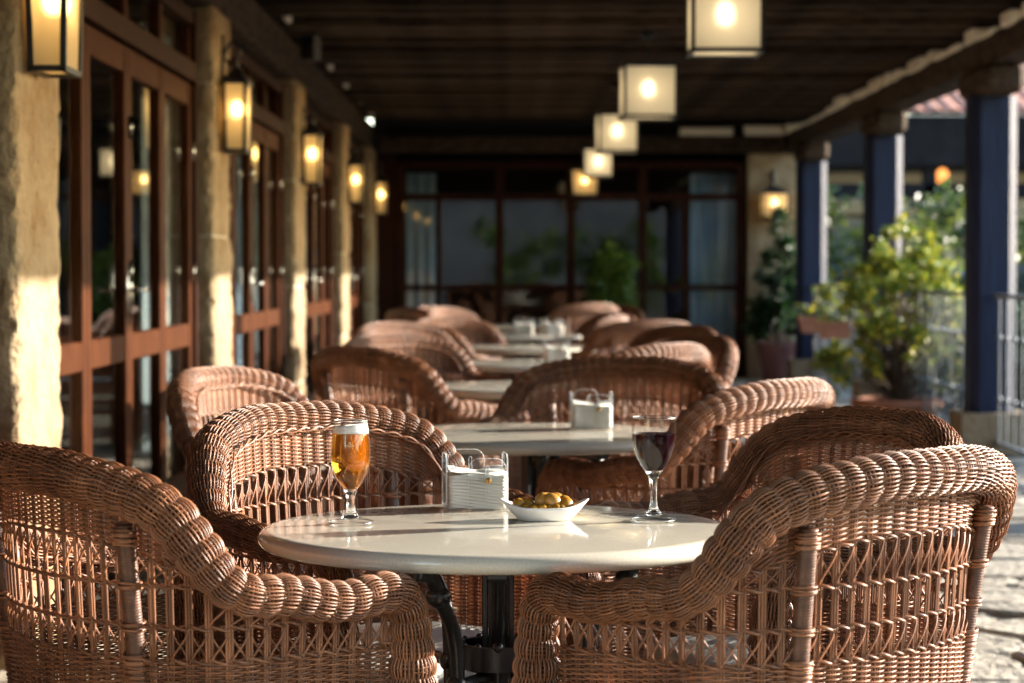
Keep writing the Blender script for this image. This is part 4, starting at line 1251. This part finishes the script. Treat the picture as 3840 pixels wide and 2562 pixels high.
def napkin_holder(loc, rz, label, nlabel, s=1.0, full=True):
    root = empty('napkin_holder', loc, rz, label, 'napkin holder', 'clear acrylic napkin holders')
    root.scale = (s, s, s)
    X = lambda x, y, z, rx, rzz: Matrix.Translation((x, y, z)) @ Matrix.Rotation(rzz, 4, 'Z') @ Matrix.Rotation(rx, 4, 'X')
    W, Dp, H = .110, .096, .095
    q = MB(); q.box(-W/2, W/2, -Dp/2, Dp/2, .001, .0035, b=.0008); q.build('base_plate', M['acrylic'], root, smooth=False)
    # front and back tall tongues with a slot, and narrow ears at the sides
    acrylic_sheet(root, 'front_tongue', arch(.066, H-.006, .018), X(.017, -Dp/2+.0035, .0036, R(90), 0), hole=slot(.000, .008, H-.022, .0028))
    acrylic_sheet(root, 'back_tongue', arch(.066, H+.004, .018), X(-.012, Dp/2-.001, .0036, R(90), 0), hole=slot(.008, .02, H-.012, .0028))
    for sx in (-1, 1):
        acrylic_sheet(root, 'side_wall', arch(Dp-.02, H, .014), X(sx*W/2-(.0011 if sx > 0 else -.0), .012 if sx < 0 else .008, .0036, R(90), R(90)))
    q = MB(); q.lathe([(1e-6, 0), (.0052, 0), (.0055, .0006), (.0055, .0022), (.005, .0030), (1e-6, .0032)], 20)
    sc_ = q.build('brass_screw', M['brass'], root); sc_.location = (.018, -Dp/2-.0001, .0535); sc_.rotation_euler = (R(90), 0, 0)
    q = MB(); q.box(-.0045, .0045, -.0004, .0004, .0029, .0034); sl_ = q.build('screw_slot', M['wicker_core'], sc_, smooth=False); sl_.rotation_euler = (0, 0, R(105))
    # napkin stack: folded sheets, each sheet a thin wavy leaf with its own edge
    mb = MB(); nl = 38; hN = .060
    for k in range(nl):
        z0 = .0045+hN*k/nl; th = hN/nl*.80
        dx = random.uniform(-.0016, .0016); dy = random.uniform(-.0016, .0010)
        n = 15; wv = .0045*(k/nl)**2
        xs_ = np.linspace(-W/2+.005, W/2-.004, n)
        sag = wv*np.cos((xs_+.004)/.05*np.pi*1.15)*.5
        if k < nl*.86: pass
        V = []
        for (yy, zz) in ((-Dp/2+.008+dy, 0), (-Dp/2+.0065+dy, th*.5), (-Dp/2+.008+dy, th), (Dp/2-.008, th), (Dp/2-.008, 0)):
            for x, sg in zip(xs_, sag):
                V.append((x+dx+.006*(x > .05)*0, yy, z0+zz+sg+.0004*math.sin(x*160+k*1.7)))
        Q = [(i*n+j, i*n+j+1, ((i+1) % 5)*n+j+1, ((i+1) % 5)*n+j) for i in range(5) for j in range(n-1)]
        b = mb.n; mb.quads(V, Q)
        mb.P += [[b+i*n for i in range(5)], [b+i*n+n-1 for i in range(5)][::-1]]
    # two crumpled top leaves rising to the sides
    for kk, (amp, ph) in enumerate(((.011, .5), (.017, 0))):
        n = 21; mrow = 9; V = []
        for j in range(mrow):
            y_ = -Dp/2+.010+(Dp-.02)*j/(mrow-1)
            for i in range(n):
                x = -W/2+.006+(W-.011)*i/(n-1); t = x/(W/2)
                z = .0045+hN+.0012*kk+amp*abs(t+.05*ph)**1.3*(.6+.5*math.sin(y_*40+1+ph))*(1.25-abs(t)*.75)+.0012*math.sin(x*150+y_*90)
                V.append((x, y_, z))
        Q = [(j*n+i, j*n+i+1, (j+1)*n+i+1, (j+1)*n+i) for j in range(mrow-1) for i in range(n-1)]
        mb.quads(V, Q)
    ns = mb.build('napkin_stack', M['napkin'], loc=loc); ns.rotation_euler = (0, 0, rz); ns.scale = (s, s, s)
    tag(ns, nlabel, 'napkins', 'stacks of white paper napkins')
    return root
napkin_holder((-.0605, 4.135, TT+.0005), R(7), 'clear acrylic napkin holder with a brass screw on the front table', 'thick stack of white paper napkins on the front table')
napkin_holder((.222, 6.22, TT+.0005), R(2), 'clear acrylic napkin holder on the second table', 'white napkins winged upward on the second table', 1.0)
napkin_holder((.10, 15.1, TT+.0005), R(0), 'napkin holder on the left of the sixth table', 'white napkins on the left of the sixth table', 1.1)
napkin_holder((.28, 15.0, TT+.0005), R(30), 'napkin holder on the right of the sixth table', 'white napkins on the right of the sixth table', 1.1)
napkin_holder((.22, 10.7, TT+.0005), R(10), 'napkin holder on the fourth table, blurred between chairs', 'white napkins on the fourth table, blurred between chairs', 1.0)

# ------------------------------------------------------------------ plants
def leaves(mb, pts, size, droop=.3, wide=.45):
    """diamond leaves, slightly folded, one per point"""
    n = len(pts); d = rng.normal(size=(n, 3)); d[:, 2] = d[:, 2]*.6+.25; d /= np.linalg.norm(d, axis=1, keepdims=True)
    r = rng.normal(size=(n, 3)); s_ = np.cross(d, r); s_ /= np.linalg.norm(s_, axis=1, keepdims=True); u = np.cross(s_, d)
    sz = size*rng.uniform(.6, 1.3, (n, 1))
    a = pts; b = pts+d*sz*.5+s_*sz*wide*.5+u*sz*.08; c = pts+d*sz; e = pts+d*sz*.5-s_*sz*wide*.5+u*sz*.08
    V = np.stack([a, b, c, e], 1).reshape(-1, 3); Q = np.arange(4*n).reshape(-1, 4)
    mb.quads(V, Q)
def blob_points(n, lobes, rmin=.55):
    out = []
    w = np.array([l[3]**2 for l in lobes]); w /= w.sum()
    for k in rng.choice(len(lobes), n, p=w):
        x, y, z, r_ = lobes[k]; v = rng.normal(size=3); v /= np.linalg.norm(v)
        out.append(np.array([x, y, z])+v*r_*rng.uniform(rmin, 1.05))
    return np.array(out)
def pot(root, r0, r1, h, m, rim=.02):
    mb = MB(); mb.lathe([(1e-6, .004), (r0, .004), (r0*1.02, .02), ((r0+r1)/2*1.04, h*.55), (r1, h-.05), (r1+rim, h-.045), (r1+rim, h), (r1-.02, h), (r1-.03, h-.06), (1e-6, h-.06)], 36)
    mb.build('pot', m, root, auto=40)
    mb = MB(); mb.lathe([(1e-6, h-.045), (r1-.028, h-.05)], 24, cap0=False, cap1=False); mb.build('soil', M['soil'], root)

def shrub(loc, label):
    root = empty('potted_shrub', loc, 0, label, 'shrub')
    pot(root, .24, .33, .20, M['terracotta'])
    lobes = []
    for k in range(120):
        a = rng.uniform(0, 2*np.pi); z = rng.uniform(.30, 1.28); q = (z-.30)/.98
        rad = (.26+.42*math.sin(min(1, q*.95+.12)*np.pi)**.8)*math.sqrt(rng.uniform(.1, 1.0))
        lobes.append((rad*math.cos(a), rad*math.sin(a), z, rng.uniform(.045, .11)))
    for k in range(7):
        a = rng.uniform(0, 2*np.pi); lobes.append((rng.uniform(0, .3)*math.cos(a), .3*math.sin(a)*.7, rng.uniform(1.22, 1.5), .06))
    mb = MB()
    for (x, y, z, r_) in lobes:
        p = catmull([(0, 0, .14), (x*.25, y*.25, .14+(z-.14)*.45), (x*.8, y*.8, z*.92), (x, y, z)], 4)
        mb.tubes(p, np.linspace(.009, .003, len(p)), 5)
    mb.build('stems', M['bark'], root)
    mb = MB(); leaves(mb, blob_points(6800, lobes, .2), .055, wide=.55); mb.build('crown', M['leaf_yellow'], root, smooth=False)
    return root
shrub((2.90, 17.2, .0), 'yellow-green leafy shrub in a terracotta pot before the railing')

def reflection_bush(loc, label):
    root = empty('potted_bush', loc, 0, label, 'bush')
    pot(root, .14, .20, .42, M['terracotta'])
    lob = [(rng.uniform(-.2, .2), rng.uniform(-.12, .12), rng.uniform(.62, 1.28), rng.uniform(.09, .16)) for _ in range(26)]
    mb = MB()
    for (x, y, z, r_) in lob[:12]:
        p = catmull([(0, 0, .36), (x*.3, y*.3, .36+(z-.36)*.5), (x, y, z)], 4); mb.tubes(p, np.linspace(.009, .003, len(p)), 5)
    mb.build('stems', M['bark'], root)
    mb = MB(); leaves(mb, blob_points(3600, lob, .25), .06, wide=.55); mb.build('crown', M['leaf_fresh'], root, smooth=False)
def conifer(loc, label):
    root = empty('potted_conifer', loc, 0, label, 'conifer')
    pot(root, .15, .215, .40, M['plumpot'])
    mb = MB(); mb.tubes([(0, 0, .34), (.01, 0, .8), (0, .01, 1.3), (0, 0, 1.85)], np.array([.025, .02, .012, .004]), 7); mb.build('trunk', M['bark'], root)
    lob = []
    for k in range(95):
        q = rng.uniform(0, 1)**1.25; a = rng.uniform(0, 2*np.pi); rr_ = (.27*(1-q**1.5)+.02)*math.sqrt(rng.uniform(.15, 1.15))
        lob.append((rr_*math.cos(a), rr_*math.sin(a), .48+1.36*q+rng.uniform(-.04, .04), rng.uniform(.04, .095)*(1.15-.5*q)))
    mb = MB(); leaves(mb, blob_points(5200, lob, .15), .075, wide=.4); mb.build('crown', M['leaf_dark'], root, smooth=False)
conifer((2.80, 24.05, .0), 'dark green conifer in a plum-coloured pot by the far corner')

reflection_bush((1.08, 24.22, 0), 'round fresh green bush in front of the far glazed wall')  # added bush, stands in for a shrub mirrored in the glass

def small_planter(loc, label, w, rz=0):
    root = empty('hanging_planter', loc, rz, label, 'planter')
    mb = MB(); V = []
    for (s_, z) in ((.78, 0), (1.0, .13), (1.06, .132), (1.06, .155), (.95, .155), (.9, .12)):
        for (i, j) in ((-1, -1), (1, -1), (1, 1), (-1, 1)): V.append((i*w/2*s_, j*.085*s_, z))
    P = [[k*4+i, k*4+(i+1) % 4, (k+1)*4+(i+1) % 4, (k+1)*4+i] for k in range(5) for i in range(4)]+[[3, 2, 1, 0], [20, 21, 22, 23]]
    mb.polys(V, P); mb.build('box', M['terracotta'], root, smooth=False)
    mb = MB(); pts = np.stack([rng.uniform(-w*.45, w*.45, 160), rng.uniform(-.08, .08, 160), rng.uniform(.12, .26, 160)], 1)
    leaves(mb, pts, .06); mb.build('foliage', M['leaf_hedge'], root, smooth=False)
    mb = MB(); mb.tubes([(0, .0, .01), (.0, .0, -.25), (0, 0, -loc[2]+.022)], .012, 6); mb.build('stand', M['blackmetal'], root)
small_planter((2.90, 22.0, .56), 'terracotta planter on a stand beside the potted conifer', .28)
small_planter((2.92, 20.6, .54), 'terracotta planter on a stand just left of the shrub', .34)

# ------------------------------------------------------------------ beyond the terrace
def hedge(loc, lx, ly, h, n, label, m='leaf_hedge'):
    root = empty('hedge', loc, 0, label, 'hedge')
    mb = MB(); mb.tubes([(-lx/2*.9, 0, .1), (0, 0, h*.3), (lx/2*.9, 0, .1)], .06, 6); mb.build('branches', M['bark'], root)
    lob = [(rng.uniform(-lx/2, lx/2), rng.uniform(-ly/2, ly/2), rng.uniform(.2, h-.2), rng.uniform(.25, .45)) for _ in range(int(lx*h*3)+6)]
    mb = MB(); leaves(mb, blob_points(n, lob, .3), .16, wide=.6); mb.build('crown', M[m], root, smooth=False)
hedge((5.6, 33, 0), 4.5, 1.0, 2.4, 4200, 'loose green hedge beyond the railing, left part')
hedge((8.6, 36, 0), 4.0, 1.0, 2.7, 4200, 'olive-green hedge beyond the railing, right part')
def neighbour():
    root = empty('neighbouring_porch', (7.6, 46, 0), 0, 'neighbouring building with a dark deep eave and pale upper wall', 'building')
    mb = MB(); mb.box(-4.6, 6.5, 1.2, 7, 0, 3.6); mb.build('wall', M['ochre'], root, smooth=False)
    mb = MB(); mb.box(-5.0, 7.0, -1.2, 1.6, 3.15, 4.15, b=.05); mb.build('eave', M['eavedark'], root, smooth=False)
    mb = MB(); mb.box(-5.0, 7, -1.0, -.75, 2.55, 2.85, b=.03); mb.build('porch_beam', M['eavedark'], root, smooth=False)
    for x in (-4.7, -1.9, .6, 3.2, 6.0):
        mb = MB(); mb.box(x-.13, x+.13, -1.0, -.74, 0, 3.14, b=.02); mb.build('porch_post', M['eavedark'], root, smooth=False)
    for x in (-3.6, -.6, 2.0, 4.6):
        w_ = empty('window', (0, 0, 0)); w_.parent = root
        bpy.data.objects.remove(w_)
        mb = MB(); mb.box(x-.5, x+.5, 1.12, 1.19, .9, 2.3, b=.01); wn = mb.build('window', M['framewood'], root, smooth=False)
        mb = MB(); mb.box(x-.42, x+.42, 1.09, 1.115, .98, 2.22); mb.build('pane', mat('far_pane', (.03, .05, .07), .1), wn, smooth=False)
    mb = MB()
    for k in range(34):
        x = -5.1+k*.36; a = np.linspace(0, np.pi, 6)
        p0 = np.stack([x+.17*np.cos(a), np.full(6, -1.3), 4.17+.09*np.sin(a)], 1); p1 = p0+[0, 7.5, 1.9]
        mb.quads(np.vstack([p0, p1]), [(i, 6+i, 7+i, i+1) for i in range(5)])
    mb.quads([(-5.2, -1.25, 4.155), (7.2, -1.25, 4.155), (7.2, 6.2, 6.05), (-5.2, 6.2, 6.05)], [(0, 1, 2, 3)])
    tag(mb.build('roof_tiles', M['rooftile'], root), kind='stuff')
    q = MB(); t = np.linspace(-np.pi/2, np.pi/2, 7); q.lathe([(max(1e-6, .13*math.cos(b_)), .16*math.sin(b_)) for b_ in t], 12, (.85, -.9, 2.98)); q.build('lit_lamp', emitter('far_lamp', (1., .35, .08), .35), root)
neighbour()
def house(loc, w, d, h, label):
    root = empty('house', loc, 0, label, 'house')
    mb = MB(); mb.box(-w/2, w/2, -d/2, d/2, 0, h); mb.build('wall', M['plaster'], root, smooth=False)
    mb = MB(); mb.polys([(-w/2-.3, -d/2-.3, h), (w/2+.3, -d/2-.3, h), (w/2+.3, 0, h+1.6), (-w/2-.3, 0, h+1.6), (w/2+.3, d/2+.3, h), (-w/2-.3, d/2+.3, h)], [(0, 1, 2, 3), (3, 2, 4, 5), (0, 3, 5), (1, 4, 2), (0, 5, 4, 1)]); mb.build('roof', M['rooftile'], root, smooth=False)
    for x in np.arange(-w/2+1, w/2-.5, 1.9):
        for z in np.arange(1.2, h-1.2, 2.4):
            mb = MB(); mb.box(x-.4, x+.4, -d/2-.03, -d/2+.02, z, z+1.1); mb.build('window', M['framewood'], root, smooth=False)
house((17.5, 72, 0), 9, 6, 6.6, 'pale house with a red tiled roof glimpsed above the neighbouring eave')

# low wall added to shade the lane; bushes added for the pane reflections
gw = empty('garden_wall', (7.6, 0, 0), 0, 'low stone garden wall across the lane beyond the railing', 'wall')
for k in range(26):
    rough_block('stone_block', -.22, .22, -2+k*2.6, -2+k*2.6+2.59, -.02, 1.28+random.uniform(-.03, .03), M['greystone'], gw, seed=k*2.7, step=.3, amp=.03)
for k in (0, 2, 3, 5):
    hedge((-4.0+k*2.3, -13+random.uniform(-1, 1), 0), 2.6, 1.4, 2.6+random.uniform(-.3, .9), 1600, ['tall bush behind the camera, farthest left', 'tall bush behind the camera, second from left', 'tall bush behind the camera, left of centre', 'tall bush behind the camera, right of centre', 'tall bush behind the camera, second from right', 'tall bush behind the camera, farthest right'][k], 'leaf_fresh')

house((1.5, -21, 0), 24, 6, 7.5, 'stone house closing the lane behind the camera')  # unseen house, added to close off the sky in the pane reflections
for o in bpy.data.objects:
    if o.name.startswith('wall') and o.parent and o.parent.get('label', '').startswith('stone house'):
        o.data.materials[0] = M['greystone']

def backing_hedge(y0, y1, label):  # added hedge, darkens what shows between the railing bars
    root = empty('low_hedge', (3.95, (y0+y1)/2, 0), 0, label, 'hedge')
    L_ = y1-y0
    mb = MB(); mb.tubes([(0, -L_/2, .05), (0, 0, .3), (0, L_/2, .05)], .05, 6); mb.build('branches', M['bark'], root)
    lob = [(rng.uniform(-.22, .22), rng.uniform(-L_/2, L_/2), rng.uniform(.08, .82), rng.uniform(.1, .19)) for _ in range(int(L_*30))]
    mb = MB(); leaves(mb, blob_points(int(L_*1500), lob, .25), .08, wide=.55); mb.build('crown', M['leaf_dark'], root, smooth=False)
backing_hedge(15.2, 19.6, 'low dark hedge behind the railing, near part behind the shrub')
backing_hedge(19.8, 25.5, 'low dark hedge behind the railing, far part by the corner post')
